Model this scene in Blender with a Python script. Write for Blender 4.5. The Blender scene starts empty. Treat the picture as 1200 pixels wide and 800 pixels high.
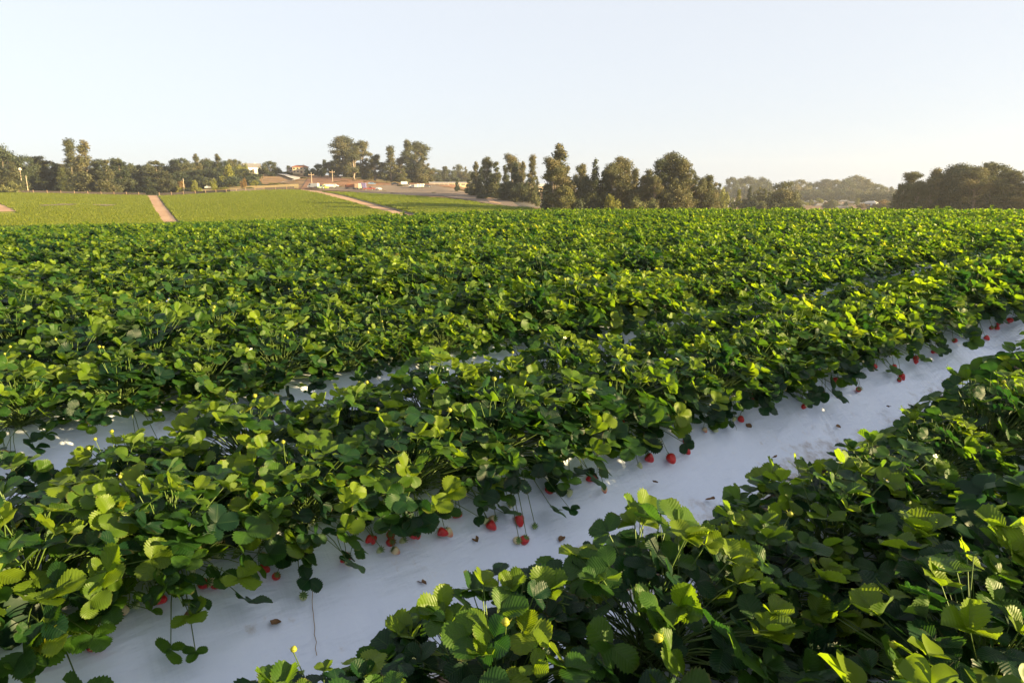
import bpy, math, random
import numpy as np
from mathutils import Vector, Matrix
R = math.radians
PI = math.pi
S = bpy.context.scene
COL = S.collection
RND = random.Random(7)

# ---------------------------------------------------------------- camera, light
F = 800.0                      # focal length in pixels of the 1200 px wide photograph
HOR = 225.0                    # horizon row in the photograph
PITCH = math.atan((400 - HOR) / F)
H = 1.0                        # eye height above the top of the beds
cam_d = bpy.data.cameras.new('camera'); cam = bpy.data.objects.new('camera', cam_d); COL.objects.link(cam)
cam_d.sensor_width = 36; cam_d.lens = 24; cam_d.sensor_fit = 'HORIZONTAL'
cam_d.clip_start = 0.05; cam_d.clip_end = 12000
cam.location = (0, 0, H); cam.rotation_euler = (PI / 2 - PITCH, 0, 0)
S.camera = cam
SUN_AZ, SUN_EL = R(110), R(10.5)
W = bpy.data.worlds.new('World'); S.world = W; W.use_nodes = True
wt = W.node_tree; wt.nodes.clear()
sky = wt.nodes.new('ShaderNodeTexSky'); sky.sky_type = 'NISHITA'; sky.sun_disc = False
sky.sun_elevation = SUN_EL; sky.sun_rotation = SUN_AZ
sky.air_density = 1.0; sky.dust_density = 0.7; sky.ozone_density = 2.2; sky.altitude = 50
bg = wt.nodes.new('ShaderNodeBackground'); bg.inputs['Strength'].default_value = 0.056
wo = wt.nodes.new('ShaderNodeOutputWorld')
hs = wt.nodes.new('ShaderNodeHueSaturation'); hs.inputs['Saturation'].default_value = 0.6; hs.inputs['Value'].default_value = 1.0
wm_ = wt.nodes.new('ShaderNodeMix'); wm_.data_type = 'RGBA'; wm_.inputs[0].default_value = .74        # thin high haze evens the sky out
wm_.inputs[7].default_value = (3.3, 3.45, 3.72, 1)
wt.links.new(sky.outputs[0], hs.inputs['Color']); wt.links.new(hs.outputs[0], wm_.inputs[6]); wt.links.new(wm_.outputs[2], bg.inputs[0]); wt.links.new(bg.outputs[0], wo.inputs[0])
sl = bpy.data.lights.new('sun', 'SUN'); so = bpy.data.objects.new('sun', sl); COL.objects.link(so)
sl.energy = 5.0; sl.angle = R(0.55); sl.color = (1.0, 0.78, 0.38)
sd = Vector((math.sin(SUN_AZ) * math.cos(SUN_EL), math.cos(SUN_AZ) * math.cos(SUN_EL), math.sin(SUN_EL)))
so.rotation_euler = sd.to_track_quat('Z', 'Y').to_euler(); so.location = (30, 5, 30)
S.view_settings.view_transform = 'Standard'; S.view_settings.look = 'None'
S.view_settings.exposure = 2.28; S.view_settings.gamma = 1.0; S.view_settings.use_curve_mapping = False
S.render.engine = 'CYCLES'
S.cycles.max_bounces = 8; S.cycles.transmission_bounces = 5; S.cycles.diffuse_bounces = 4; S.cycles.glossy_bounces = 2
S.cycles.volume_bounces = 0; S.cycles.caustics_reflective = False; S.cycles.caustics_refractive = False
S.cycles.sample_clamp_indirect = 6

# ---------------------------------------------------------------- pixel <-> place
CP, SP = math.cos(PITCH), math.sin(PITCH)
def ray(px, py):
    a = (px - 600) / F; b = (400 - py) / F
    d = np.array([a, CP + b * SP, -SP + b * CP])
    return d
def zat(r, px, py):
    """height of the point at horizontal distance r seen at pixel (px,py)"""
    d = ray(px, py); return H + r * d[2] / math.hypot(d[0], d[1])
def az_of(px): return math.atan((px - 600) / (F * CP + (400 - HOR) * SP))
def proj(x, y, z):
    z = z - H
    depth = y * CP - z * SP
    up = y * SP + z * CP
    return 600 + F * x / depth, 400 - F * up / depth, depth

N0 = [(0, 0), (12, 0)]
PROF = {
 0:   dict(z=N0+[(20, -.17), (30, -.58), (40, -1.0), (70, -2.3), (100, -3.4)], y=[(130, 258), (250, 228), (265, 226.5), (300, 222), (380, 212), (600, 206), (1500, 206)]),
 180: dict(z=N0+[(20, -.17), (30, -.57), (40, -.98), (70, -2.3), (100, -3.4)], y=[(130, 258), (250, 230), (265, 228), (300, 224), (400, 204), (600, 198), (1500, 200)]),
 300: dict(z=N0+[(20, -.12), (30, -.50), (42, -1.0), (70, -2.4), (100, -3.4)], y=[(130, 258), (240, 224.5), (265, 222), (300, 213), (340, 204), (400, 200), (700, 198), (1500, 200)]),
 345: dict(z=N0+[(20, -.1), (30, -.45), (42, -1.0), (70, -2.4), (100, -3.4)], y=[(130, 258), (240, 222.5), (265, 221), (300, 213), (340, 205), (400, 203), (700, 203), (1500, 205)]),
 400: dict(z=N0+[(20, -.08), (30, -.38), (42, -.9), (70, -2.3), (100, -3.4)], y=[(130, 256), (230, 224), (250, 221), (280, 216), (320, 207.5), (400, 206), (700, 206), (1500, 208)]),
 460: dict(z=N0+[(20, -.05), (30, -.28), (42, -.8), (70, -2.3), (100, -3.4)], y=[(130, 255), (215, 229), (250, 224), (290, 217), (320, 212), (420, 210), (700, 210), (1500, 212)]),
 520: dict(z=N0+[(20, -.02), (30, -.2), (42, -.7), (70, -2.2), (100, -3.3)], y=[(120, 254), (190, 236), (250, 222), (300, 216), (420, 214), (700, 214), (1500, 216)]),
 570: dict(z=N0+[(22, 0), (32, -.2), (44, -.7), (70, -2.0)], y=[(110, 254), (170, 242), (185, 238), (205, 231), (240, 227), (400, 223), (700, 220), (1500, 220)]),
 612: dict(z=N0+[(24, 0), (34, -.2), (46, -.7), (70, -1.8)], y=[(100, 254), (150, 247), (165, 241), (200, 234), (300, 230), (500, 228), (1500, 222)]),
 650: dict(z=N0+[(24, 0), (34, -.15), (46, -.6), (70, -1.7)], y=[(100, 253), (150, 250), (250, 246), (400, 238), (600, 232), (1000, 226), (1500, 222)]),
 850: dict(z=[(0, 0), (8, .03), (25, .03), (35, -.12), (48, -.6), (70, -1.6)], y=[(100, 253), (150, 251), (250, 247), (350, 243), (600, 236), (1000, 226), (1500, 222)]),
 1000: dict(z=[(0, 0), (6, .03), (12, .09), (26, .06), (36, -.1), (48, -.55), (70, -1.6)], y=[(100, 255), (150, 253), (300, 250), (350, 247), (600, 236), (1000, 227), (1500, 223)]),
 1200: dict(z=[(0, 0), (5, .05), (10, .16), (26, .1), (36, -.05), (48, -.5), (70, -1.4)], y=[(100, 255), (180, 253), (400, 248), (600, 240), (1000, 228), (1500, 224)]),
}
RS = np.concatenate([np.linspace(0, 60, 121), np.geomspace(61, 6000, 260)])
PX = sorted(PROF)
AZC = np.array([az_of(p) for p in PX])
TAB = []
for p in PX:
    pts = list(PROF[p]['z']) + [(r, zat(r, p, y)) for r, y in PROF[p]['y']]
    last = pts[-1]; pts.append((6000, zat(6000, p, PROF[p]['y'][-1][1])))
    rr = np.array([q[0] for q in pts], float); zz = np.array([q[1] for q in pts], float)
    acc = 0
    for f in (.88, .94, 1, 1.06, 1.12): acc = acc + np.interp(RS * f, rr, zz)
    TAB.append(acc / 5)
TAB = np.array(TAB)
def base(x, y):
    """terrain height (top of the beds inside the near field); vectorised"""
    x = np.asarray(x, float); y = np.asarray(y, float)
    r = np.hypot(x, y); az = np.arctan2(x, y)
    azc = np.clip(az, AZC[0], AZC[-1])
    i = np.clip(np.searchsorted(AZC, azc) - 1, 0, len(AZC) - 2)
    t = (azc - AZC[i]) / (AZC[i + 1] - AZC[i]); t = t * t * (3 - 2 * t)
    fi = np.interp(r, RS, np.arange(len(RS))); j = np.clip(fi.astype(int), 0, len(RS) - 2); u = fi - j
    za = TAB[i, j] * (1 - u) + TAB[i, j + 1] * u
    zb = TAB[i + 1, j] * (1 - u) + TAB[i + 1, j + 1] * u
    z = za * (1 - t) + zb * t
    back = np.clip((np.abs(az) - 1.2) / 0.8, 0, 1)           # behind the viewer the field is flat
    return z * (1 - back) + np.minimum(z, 0) * 0.3 * back
def px_ground(px, py, r0=100, r1=1400, lift=0.0):
    """first terrain hit of the ray of a far pixel"""
    d = ray(px, py); h = math.hypot(d[0], d[1])
    rs = np.geomspace(r0, r1, 1500)
    x = rs * d[0] / h; y = rs * d[1] / h; z = H + rs * d[2] / h
    g = base(x, y)
    k = np.where(z <= g)[0]
    k = k[0] if len(k) else np.argmin(np.abs(z - g))
    return Vector((x[k], y[k], g[k] + lift))
def at_far(px, r, lift=0.0):
    a = az_of(px); x, y = r * math.sin(a), r * math.cos(a)
    return Vector((x, y, float(base(x, y)) + lift))

# beds
ROW = R(50.7)
DX, DY = math.sin(ROW), math.cos(ROW)          # along the rows
NX, NY = -DY, DX                                # across the rows, away from the viewer
SPC, P0 = 1.68, 0.54
BEDH = 0.29
def across(q):
    q = np.abs(q)
    t = np.clip((q - .33) / .45, 0, 1)
    return -BEDH * (t * t * (3 - 2 * t)) - .02 * np.clip(q / .34, 0, 1) ** 2
def bedz(x, y):
    p = x * NX + y * NY
    q = p - (P0 + SPC * np.round((p - P0) / SPC))
    return base(x, y) + across(q)
def px_bed(px, py):
    d = ray(px, py)
    t = np.linspace(.6, 40, 12000) ; x = t * d[0]; y = t * d[1]; z = H + t * d[2]
    k = np.where(z <= bedz(x, y))[0][0]
    return Vector((x[k], y[k], z[k]))

# ---------------------------------------------------------------- helpers
def mesh_obj(name, V, Fc, mat=None, parent=None, attrs=None, smooth=False, mats=None, matidx=None, link=True):
    me = bpy.data.meshes.new(name)
    V = np.asarray(V, np.float32).reshape(-1, 3)
    if isinstance(Fc, np.ndarray) and Fc.ndim == 2:
        n, k = Fc.shape
        me.vertices.add(len(V)); me.vertices.foreach_set('co', V.ravel())
        me.loops.add(n * k); me.loops.foreach_set('vertex_index', Fc.astype(np.int32).ravel())
        me.polygons.add(n); me.polygons.foreach_set('loop_start', np.arange(0, n * k, k, dtype=np.int32))
        me.polygons.foreach_set('loop_total', np.full(n, k, np.int32))
    else:
        me.from_pydata([tuple(map(float, v)) for v in V], [], [tuple(map(int, f)) for f in Fc])
    for m in (mats or ([mat] if mat else [])): me.materials.append(m)
    if matidx is not None: me.polygons.foreach_set('material_index', np.asarray(matidx, np.int32))
    if attrs:
        for an, av in attrs.items():
            at = me.attributes.new(an, 'FLOAT_VECTOR', 'POINT')
            at.data.foreach_set('vector', np.asarray(av, np.float32).ravel())
    me.update(calc_edges=True)
    if smooth: me.polygons.foreach_set('use_smooth', np.ones(len(me.polygons), bool))
    o = bpy.data.objects.new(name, me)
    if link: COL.objects.link(o)
    if parent: o.parent = parent
    return o
def tag(o, label=None, cat=None, group=None, kind=None):
    if label: o['label'] = label
    if cat: o['category'] = cat
    if group: o['group'] = group
    if kind: o['kind'] = kind
    return o
def empty(name, loc, rz=0, label=None, cat=None, group=None, sc=None):
    o = bpy.data.objects.new(name, None); o.empty_display_size = .1
    COL.objects.link(o); o.location = loc; o.rotation_euler = (0, 0, rz)
    if sc: o.scale = sc
    return tag(o, label, cat, group)
def copy_tree(o, parent=None):
    c = o.copy(); COL.objects.link(c); c.parent = parent
    for ch in KIDS.get(o.name, []): copy_tree(ch, c)
    return c
KIDS = {}
def kids_of(o):
    KIDS[o.name] = list(o.children)
    for c in o.children: kids_of(c)
class MB:
    """collects boxes, tubes and prisms"""
    def __init__(s): s.v = []; s.f = []
    def box(s, x0, x1, y0, y1, z0, z1):
        b = len(s.v)
        s.v += [(x0,y0,z0),(x1,y0,z0),(x1,y1,z0),(x0,y1,z0),(x0,y0,z1),(x1,y0,z1),(x1,y1,z1),(x0,y1,z1)]
        s.f += [tuple(b+i for i in q) for q in ((0,3,2,1),(4,5,6,7),(0,1,5,4),(1,2,6,5),(2,3,7,6),(3,0,4,7))]
        return s
    def prism(s, prof, y0, y1):
        """profile in x,z pushed along y"""
        b = len(s.v); n = len(prof)
        s.v += [(x, y0, z) for x, z in prof] + [(x, y1, z) for x, z in prof]
        s.f.append(tuple(b+i for i in range(n))); s.f.append(tuple(b+n+i for i in reversed(range(n))))
        for i in range(n):
            j = (i+1) % n; s.f.append((b+i, b+n+i, b+n+j, b+j))
        return s
    def tube(s, pts, rad, n=6, cap=True):
        pts = [Vector(p) for p in pts]; rings = []
        for i, p in enumerate(pts):
            d = (pts[min(i+1, len(pts)-1)] - pts[max(i-1, 0)]).normalized()
            a = d.orthogonal().normalized() if abs(d.z) > .9 else d.cross(Vector((0,0,1))).normalized()
            c = d.cross(a)
            r = rad[i] if isinstance(rad, (list, tuple)) else rad
            rings.append(len(s.v))
            for k in range(n):
                t = 2*PI*k/n; s.v.append(tuple(p + a*math.cos(t)*r + c*math.sin(t)*r))
        for a, b in zip(rings, rings[1:]):
            for k in range(n): s.f.append((a+k, a+(k+1) % n, b+(k+1) % n, b+k))
        if cap:
            s.f.append(tuple(rings[-1]+k for k in range(n))); s.f.append(tuple(rings[0]+k for k in reversed(range(n))))
        return s
    def build(s, name, mat, parent=None, smooth=False):
        return mesh_obj(name, s.v, s.f, mat, parent, smooth=smooth)

# ---------------------------------------------------------------- materials
def new_mat(name):
    m = bpy.data.materials.new(name); m.use_nodes = True
    nt = m.node_tree; nt.nodes.clear()
    out = nt.nodes.new('ShaderNodeOutputMaterial')
    return m, nt, out
class G:
    def __init__(s, nt): s.nt = nt
    def n(s, t, **kw):
        nd = s.nt.nodes.new(t)
        for k, v in kw.items(): setattr(nd, k, v)
        return nd
    def l(s, a, b): s.nt.links.new(a, b)
    def math(s, op, a, b=None, c=None, clamp=False):
        nd = s.n('ShaderNodeMath', operation=op, use_clamp=clamp)
        for i, v in enumerate((a, b, c)):
            if v is None: continue
            if isinstance(v, (int, float)): nd.inputs[i].default_value = v
            else: s.l(v, nd.inputs[i])
        return nd.outputs[0]
    def noise(s, scale, detail=4, vec=None, rough=.55, dim='3D'):
        nd = s.n('ShaderNodeTexNoise'); nd.inputs['Scale'].default_value = scale
        nd.inputs['Detail'].default_value = detail; nd.inputs['Roughness'].default_value = rough
        if vec is not None: s.l(vec, nd.inputs['Vector'])
        return nd.outputs['Fac']
    def ramp(s, fac, stops):
        nd = s.n('ShaderNodeValToRGB'); cr = nd.color_ramp
        while len(cr.elements) < len(stops): cr.elements.new(.5)
        for e, (p, c) in zip(cr.elements, stops):
            e.position = p; e.color = (*c, 1) if len(c) == 3 else c
        if not isinstance(fac, (int, float)): s.l(fac, nd.inputs[0])
        return nd.outputs[0]
    def mix(s, fac, a, b, mode='MIX'):
        nd = s.n('ShaderNodeMix', data_type='RGBA', blend_type=mode)
        if isinstance(fac, (int, float)): nd.inputs[0].default_value = fac
        else: s.l(fac, nd.inputs[0])
        for i, v in ((6, a), (7, b)):
            if isinstance(v, tuple): nd.inputs[i].default_value = (*v, 1)
            else: s.l(v, nd.inputs[i])
        return nd.outputs[2]
    def bump(s, h, strength, dist):
        nd = s.n('ShaderNodeBump'); nd.inputs['Strength'].default_value = strength
        nd.inputs['Distance'].default_value = dist; s.l(h, nd.inputs['Height'])
        return nd.outputs[0]
    def bsdf(s, col, rough=.6, spec=.4, normal=None, metal=0):
        b = s.n('ShaderNodeBsdfPrincipled')
        if isinstance(col, tuple): b.inputs['Base Color'].default_value = (*col, 1)
        else: s.l(col, b.inputs['Base Color'])
        if isinstance(rough, (int, float)): b.inputs['Roughness'].default_value = rough
        else: s.l(rough, b.inputs['Roughness'])
        b.inputs['Specular IOR Level'].default_value = spec; b.inputs['Metallic'].default_value = metal
        if normal is not None: s.l(normal, b.inputs['Normal'])
        return b
def plain(name, col, rough=.6, spec=.4, var=.12, scale=6, metal=0):
    m, nt, out = new_mat(name); g = G(nt)
    tc = g.n('ShaderNodeTexCoord')
    f = g.noise(scale, 4, tc.outputs['Object'])
    c = g.ramp(f, [(.3, tuple(v * (1 - var) for v in col)), (.7, tuple(min(1, v * (1 + var)) for v in col))])
    b = g.bsdf(c, rough, spec, metal=metal); g.l(b.outputs[0], out.inputs[0]); return m

def leaf_material(name, far=False):
    m, nt, out = new_mat(name); g = G(nt)
    at = g.n('ShaderNodeAttribute', attribute_name='lf')
    sp = g.n('ShaderNodeSeparateXYZ'); g.l(at.outputs['Vector'], sp.inputs[0])
    u, v, rn = sp.outputs
    oi = g.n('ShaderNodeObjectInfo'); tc = g.n('ShaderNodeTexCoord')
    au = g.math('ABSOLUTE', u)
    geo = g.n('ShaderNodeNewGeometry')
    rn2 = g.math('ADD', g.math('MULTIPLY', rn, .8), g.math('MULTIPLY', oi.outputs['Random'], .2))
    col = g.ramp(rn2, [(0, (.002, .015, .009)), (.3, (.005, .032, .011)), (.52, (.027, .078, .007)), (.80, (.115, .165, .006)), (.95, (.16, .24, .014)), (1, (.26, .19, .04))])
    if not far:
        ph = g.math('SUBTRACT', v, g.math('MULTIPLY', au, .30))
        w = g.math('FRACT', g.math('MULTIPLY', ph, 8.5))
        tri = g.math('ABSOLUTE', g.math('SUBTRACT', w, .5))           # .5 at a vein
        vein = g.math('SMOOTHSTEP', .40, .5, tri) if False else g.math('MULTIPLY', g.math('SUBTRACT', tri, .41), 11, clamp=True)
        mid = g.math('SUBTRACT', 1, g.math('MULTIPLY', au, 22, clamp=True))
        vv = g.math('MAXIMUM', g.math('MULTIPLY', vein, .55), mid)
        col = g.mix(g.math('MULTIPLY', vv, .28), col, (.16, .26, .07))
        bl = g.noise(22, 3, tc.outputs['Object'])
        col = g.mix(g.math('MULTIPLY', g.math('SUBTRACT', bl, .50), .9, clamp=True), col, (.05, .085, .045))
        # dry brown rims on a few leaves
        edge = g.math('MULTIPLY', g.math('SUBTRACT', g.math('MAXIMUM', au, v), .90), 10, clamp=True)
        old = g.math('MULTIPLY', g.math('SUBTRACT', g.noise(9, 2, tc.outputs['Object']), .52), 9, clamp=True)
        col = g.mix(g.math('MULTIPLY', edge, g.math('MULTIPLY', old, .6)), col, (.16, .10, .04))
        h = g.math('ADD', g.math('MULTIPLY', g.math('SUBTRACT', .5, tri), 1.0), g.math('MULTIPLY', g.noise(160, 2, tc.outputs['Object']), .35))
        nrm = g.bump(h, .8, .0011)
    else: nrm = None
    back = g.mix(.45, col, (.16, .22, .12))
    cc = g.mix(geo.outputs['Backfacing'], col, back)
    b = g.bsdf(cc, .45, .3, nrm)
    tr = g.n('ShaderNodeBsdfTranslucent')
    tcn = g.ramp(rn2, [(0, (.006, .035, .008)), (.3, (.030, .10, .009)), (.55, (.155, .28, .007)), (.85, (.33, .45, .008)), (1, (.55, .50, .03))])
    if not far: tcn = g.mix(g.math('MULTIPLY', vv, .45), tcn, (.10, .20, .02))
    g.l(tcn, tr.inputs[0])
    if nrm is not None: g.l(nrm, tr.inputs['Normal'])
    mx = g.n('ShaderNodeMixShader'); mx.inputs[0].default_value = .48
    g.l(b.outputs[0], mx.inputs[1]); g.l(tr.outputs[0], mx.inputs[2]); g.l(mx.outputs[0], out.inputs[0])
    return m
M = {}
M['leaf'] = leaf_material('strawberry_leaf')
M['leaf_far'] = leaf_material('strawberry_leaf_distant', True)
M['sunlit_crop_leaf'] = leaf_material('far_slope_sunlit_leaf', True)  # sunlight on the far slope is put into a lighter, yellower leaf colour
for e, c in zip([n for n in M['sunlit_crop_leaf'].node_tree.nodes if n.type == 'VALTORGB'][0].color_ramp.elements, ((.13, .14, .016), (.155, .165, .017), (.185, .195, .018), (.21, .22, .02), (.26, .30, .02), (.28, .24, .04))): e.color = (*c, 1)
M['stem'] = plain('green_stem', (.075, .12, .025), .5, .4)
M['dry_stem'] = plain('dry_stem', (.28, .17, .08), .7)
def berry_mat(name, top, tip):
    m, nt, out = new_mat(name); g = G(nt)
    tc = g.n('ShaderNodeTexCoord'); vo = g.n('ShaderNodeTexVoronoi'); vo.inputs['Scale'].default_value = 260
    g.l(tc.outputs['Object'], vo.inputs['Vector'])
    sp = g.n('ShaderNodeSeparateXYZ'); g.l(tc.outputs['Object'], sp.inputs[0])
    zf = g.math('MULTIPLY', g.math('ADD', sp.outputs[2], .034), 36, clamp=True)
    c = g.ramp(zf, [(.1, tip), (.8, top)])
    seed = g.math('SUBTRACT', 1, g.math('MULTIPLY', vo.outputs['Distance'], 3.4, clamp=True))
    c = g.mix(g.math('MULTIPLY', g.math('SUBTRACT', seed, .55), 2, clamp=True), c, (.55, .40, .08))
    b = g.bsdf(c, .28, .6, g.bump(vo.outputs['Distance'], .7, .002)); b.inputs['Subsurface Weight'].default_value = 0
    g.l(b.outputs[0], out.inputs[0]); return m
M['red'] = berry_mat('ripe_berry', (.50, .012, .010), (.60, .012, .012))
M['pink'] = berry_mat('half_ripe_berry', (.62, .50, .28), (.62, .10, .06))
M['white_berry'] = berry_mat('unripe_berry', (.42, .46, .20), (.62, .58, .34))
M['calyx'] = plain('calyx_green', (.10, .19, .04), .55)
M['petal'] = plain('white_petal', (.82, .83, .80), .5, .3, .03)
M['stamen'] = plain('yellow_stamen', (.70, .50, .04), .6, .3, .1, 300)

def plastic_mat():
    m, nt, out = new_mat('white_plastic_mulch'); g = G(nt)
    tc = g.n('ShaderNodeTexCoord'); at = g.n('ShaderNodeAttribute', attribute_name='bd')
    sp = g.n('ShaderNodeSeparateXYZ'); g.l(at.outputs['Vector'], sp.inputs[0])
    q, s, w = sp.outputs                         # |q| from bed centre, s along, w bed number
    ob = tc.outputs['Object']
    big = g.noise(2.6, 5, ob, .6); fine = g.noise(14, 6, ob, .7); speck = g.noise(70, 3, ob, .6)
    low = g.math('MULTIPLY', g.math('SUBTRACT', q, .60), 5.5, clamp=True)
    stain = g.math('MULTIPLY', g.math('SUBTRACT', g.math('ADD', g.math('MULTIPLY', fine, .55), g.math('ADD', g.math('MULTIPLY', big, .45), g.math('MULTIPLY', low, .15))), .565), 6.0, clamp=True)
    splash = g.math('MULTIPLY', g.math('SUBTRACT', speck, .66), 8, clamp=True)
    col = g.ramp(big, [(.3, (.60, .65, .78)), (.7, (.68, .73, .85))])
    col = g.mix(g.math('MULTIPLY', splash, g.math('ADD', .15, g.math('MULTIPLY', low, .5))), col, (.33, .25, .18))
    col = g.mix(g.math('MULTIPLY', stain, .85), col, (.30, .235, .18))
    cmb = g.n('ShaderNodeCombineXYZ'); g.l(g.math('MULTIPLY', q, 9), cmb.inputs[0]); g.l(g.math('MULTIPLY', s, 2.2), cmb.inputs[1])
    wr = g.noise(1.6, 4, cmb.outputs[0], .55)
    cm2 = g.n('ShaderNodeCombineXYZ'); g.l(g.math('MULTIPLY', q, 2.2), cm2.inputs[0]); g.l(g.math('MULTIPLY', s, 15), cm2.inputs[1])
    wr2 = g.noise(1.3, 3, cm2.outputs[0], .5)
    hh = g.math('ADD', g.math('MULTIPLY', wr, .8), g.math('MULTIPLY', wr2, .22))
    b = g.bsdf(col, g.math('ADD', .24, g.math('MULTIPLY', stain, .5)), .45, g.bump(hh, .55, .04))
    g.l(b.outputs[0], out.inputs[0]); return m
M['plastic'] = plastic_mat()

def ground_mat():
    m, nt, out = new_mat('soil_and_dry_grass'); g = G(nt)
    geo = g.n('ShaderNodeNewGeometry'); P = geo.outputs['Position']
    a = g.noise(.02, 5, P, .6); b_ = g.noise(.12, 6, P, .65); c_ = g.noise(1.6, 6, P, .7)
    f = g.math('ADD', g.math('MULTIPLY', a, .5), g.math('MULTIPLY', b_, .5))
    col = g.ramp(f, [(.32, (.085, .085, .045)), (.44, (.15, .10, .062)), (.53, (.27, .165, .09)), (.66, (.33, .22, .12))])
    col = g.mix(g.math('MULTIPLY', c_, .5), col, g.mix(.5, col, (.08, .06, .04)))
    # inside the near field the soil between the beds is damp brown earth
    ln = g.n('ShaderNodeVectorMath', operation='LENGTH'); g.l(P, ln.inputs[0])
    near = g.math('MULTIPLY', g.math('SUBTRACT', 125, ln.outputs['Value']), .05, clamp=True)
    col = g.mix(near, col, g.ramp(c_, [(.3, (.09, .06, .042)), (.7, (.20, .14, .10))]))
    hgt = g.math('ADD', g.math('MULTIPLY', c_, .6), g.noise(14, 5, P, .7))
    bs = g.bsdf(col, .95, .1, g.bump(hgt, .6, .05)); g.l(bs.outputs[0], out.inputs[0]); return m
M['ground'] = ground_mat()
def earth(name, c0, c1, sc=.6, c2=None):
    m, nt, out = new_mat(name); g = G(nt)
    geo = g.n('ShaderNodeNewGeometry'); P = geo.outputs['Position']
    a = g.noise(sc, 6, P, .7); b_ = g.noise(sc * .12, 4, P, .6)
    f = g.math('ADD', g.math('MULTIPLY', a, .55), g.math('MULTIPLY', b_, .45))
    st = [(.36, c0), (.6, c1)] + ([(.72, c2)] if c2 else [])
    bs = g.bsdf(g.ramp(f, st), .95, .1); g.l(bs.outputs[0], out.inputs[0]); return m
M['dirt'] = earth('pale_dirt_road', (.34, .20, .13), (.46, .30, .20))
M['ditch'] = earth('shaded_ditch', (.05, .055, .05), (.12, .10, .09))  # beside the road this dark tone stands for the bank's shadow
M['yard'] = earth('grey_gravel_yard', (.16, .125, .10), (.23, .17, .13), .12, (.32, .21, .13))
M['drive'] = earth('pale_concrete_drive', (.42, .37, .33), (.55, .50, .45))
M['tilled'] = earth('tilled_red_soil', (.12, .062, .045), (.30, .16, .09), .12, (.36, .21, .11))
M['darkveg'] = earth('dark_ground_cover', (.02, .035, .022), (.06, .07, .04), .5)
M['farcrop'] = earth('green_crop_floor', (.17, .18, .02), (.24, .24, .03), .8)
M['drygrass'] = earth('dry_grass', (.25, .18, .08), (.42, .30, .13), .5)

# ---------------------------------------------------------------- ground sheet
def near_field(x, y):
    r = np.hypot(x, y)
    az = np.arctan2(x, y)
    lim = np.interp(az, [-.6, -.3, 0, .2, .6], [112, 105, 90, 70, 62])
    return np.clip((lim + 8 - r) / 8, 0, 1)
def build_ground():
    azs = np.concatenate([np.linspace(-PI, -.85, 30)[:-1], np.linspace(-.85, .85, 190), np.linspace(.85, PI, 30)[1:]])
    rs = np.concatenate([[0.01], np.linspace(.6, 60, 70), np.geomspace(62, 1200, 150), np.geomspace(1300, 6000, 10)])
    A, RR = np.meshgrid(azs, rs); X = RR * np.sin(A); Y = RR * np.cos(A)
    Z = base(X, Y) - near_field(X, Y) * (BEDH + .012) - .03
    n, k = X.shape
    V = np.stack([X, Y, Z], -1).reshape(-1, 3)
    i = np.arange(n - 1)[:, None] * k + np.arange(k - 1)[None]
    Fq = np.stack([i, i + k, i + k + 1, i + 1], -1).reshape(-1, 4)[:, ::-1]
    o = mesh_obj('ground', V, Fq, M['ground'], smooth=True); o['kind'] = 'structure'
build_ground()

def smooth_noise(x, y, sc, seed):
    rs = np.random.RandomState(seed); out = 0
    for k in range(6):
        a = rs.rand() * 2 * PI; f = sc * (0.6 + rs.rand() * 1.4); ph = rs.rand() * 6.3
        out = out + np.sin((x * math.cos(a) + y * math.sin(a)) * f + ph)
    return out / 6
def bed_strip(k, s0, s1, ds, qs):
    pc = P0 + SPC * k
    ss = np.arange(s0, s1 + ds * .5, ds)
    SS, Q = np.meshgrid(ss, qs, indexing='ij')
    X = (pc + Q) * NX + SS * DX; Y = (pc + Q) * NY + SS * DY
    Z = base(X, Y) + across(Q)
    amp = np.clip(1.3 - np.abs(np.abs(Q) - .55) * 2, .3, 1)
    Z = Z + .030 * amp * smooth_noise(SS * 1.0, Q * 2.2 + k * 7, 4.2, k + 3) + .008 * amp * smooth_noise(SS, Q * 1.6, 15, k + 30)
    n, m = X.shape
    V = np.stack([X, Y, Z], -1).reshape(-1, 3)
    i = np.arange(n - 1)[:, None] * m + np.arange(m - 1)[None]
    Fq = np.stack([i, i + m, i + m + 1, i + 1], -1).reshape(-1, 4)
    A = np.stack([np.abs(Q), SS, np.full_like(Q, k)], -1).reshape(-1, 3)
    return V, Fq, A
qfine = np.concatenate([np.linspace(-.80, -.3, 22), np.linspace(-.22, .22, 5), np.linspace(.3, .80, 22)])
qco = np.array([-.79, -.7, -.58, -.45, -.34, 0, .34, .45, .58, .7, .79])
bed_names = {0: 'white plastic sheeting over the nearest bed, at the lower right corner',
             1: 'white plastic sheeting whose bare side faces the viewer along the broad pale gap',
             2: 'white plastic sheeting showing in patches behind the middle bed of plants'}
for k in (0, 1, 2):
    V, Fq, A = bed_strip(k, -6, 34, .05 if k < 2 else .08, qfine)
    o = mesh_obj('plastic_sheet', V, Fq, M['plastic'], attrs={'bd': A}, smooth=True)
    tag(o, bed_names[k], 'plastic sheet', 'plastic covers of the raised beds')
VV, FF, AA, nb = [], [], [], 0
for k in list(range(-2, 0)) + list(range(3, 64)):
    pc = P0 + SPC * k
    s1 = math.sqrt(max(60 ** 2, 0)) if pc < 30 else 52
    s0 = -8 if k < 12 else -pc * .30 - 5
    V, Fq, A = bed_strip(k, s0, s1, .5 if k < 20 else 1.2, qco)
    r = np.hypot(V[:, 0], V[:, 1]); keep = near_field(V[:, 0], V[:, 1]) > .1
    fk = keep[Fq].all(1)
    Fq = Fq[fk]
    VV.append(V); FF.append(Fq + nb); AA.append(A); nb += len(V)
V = np.concatenate(VV); Fq = np.concatenate(FF); A = np.concatenate(AA)
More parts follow.
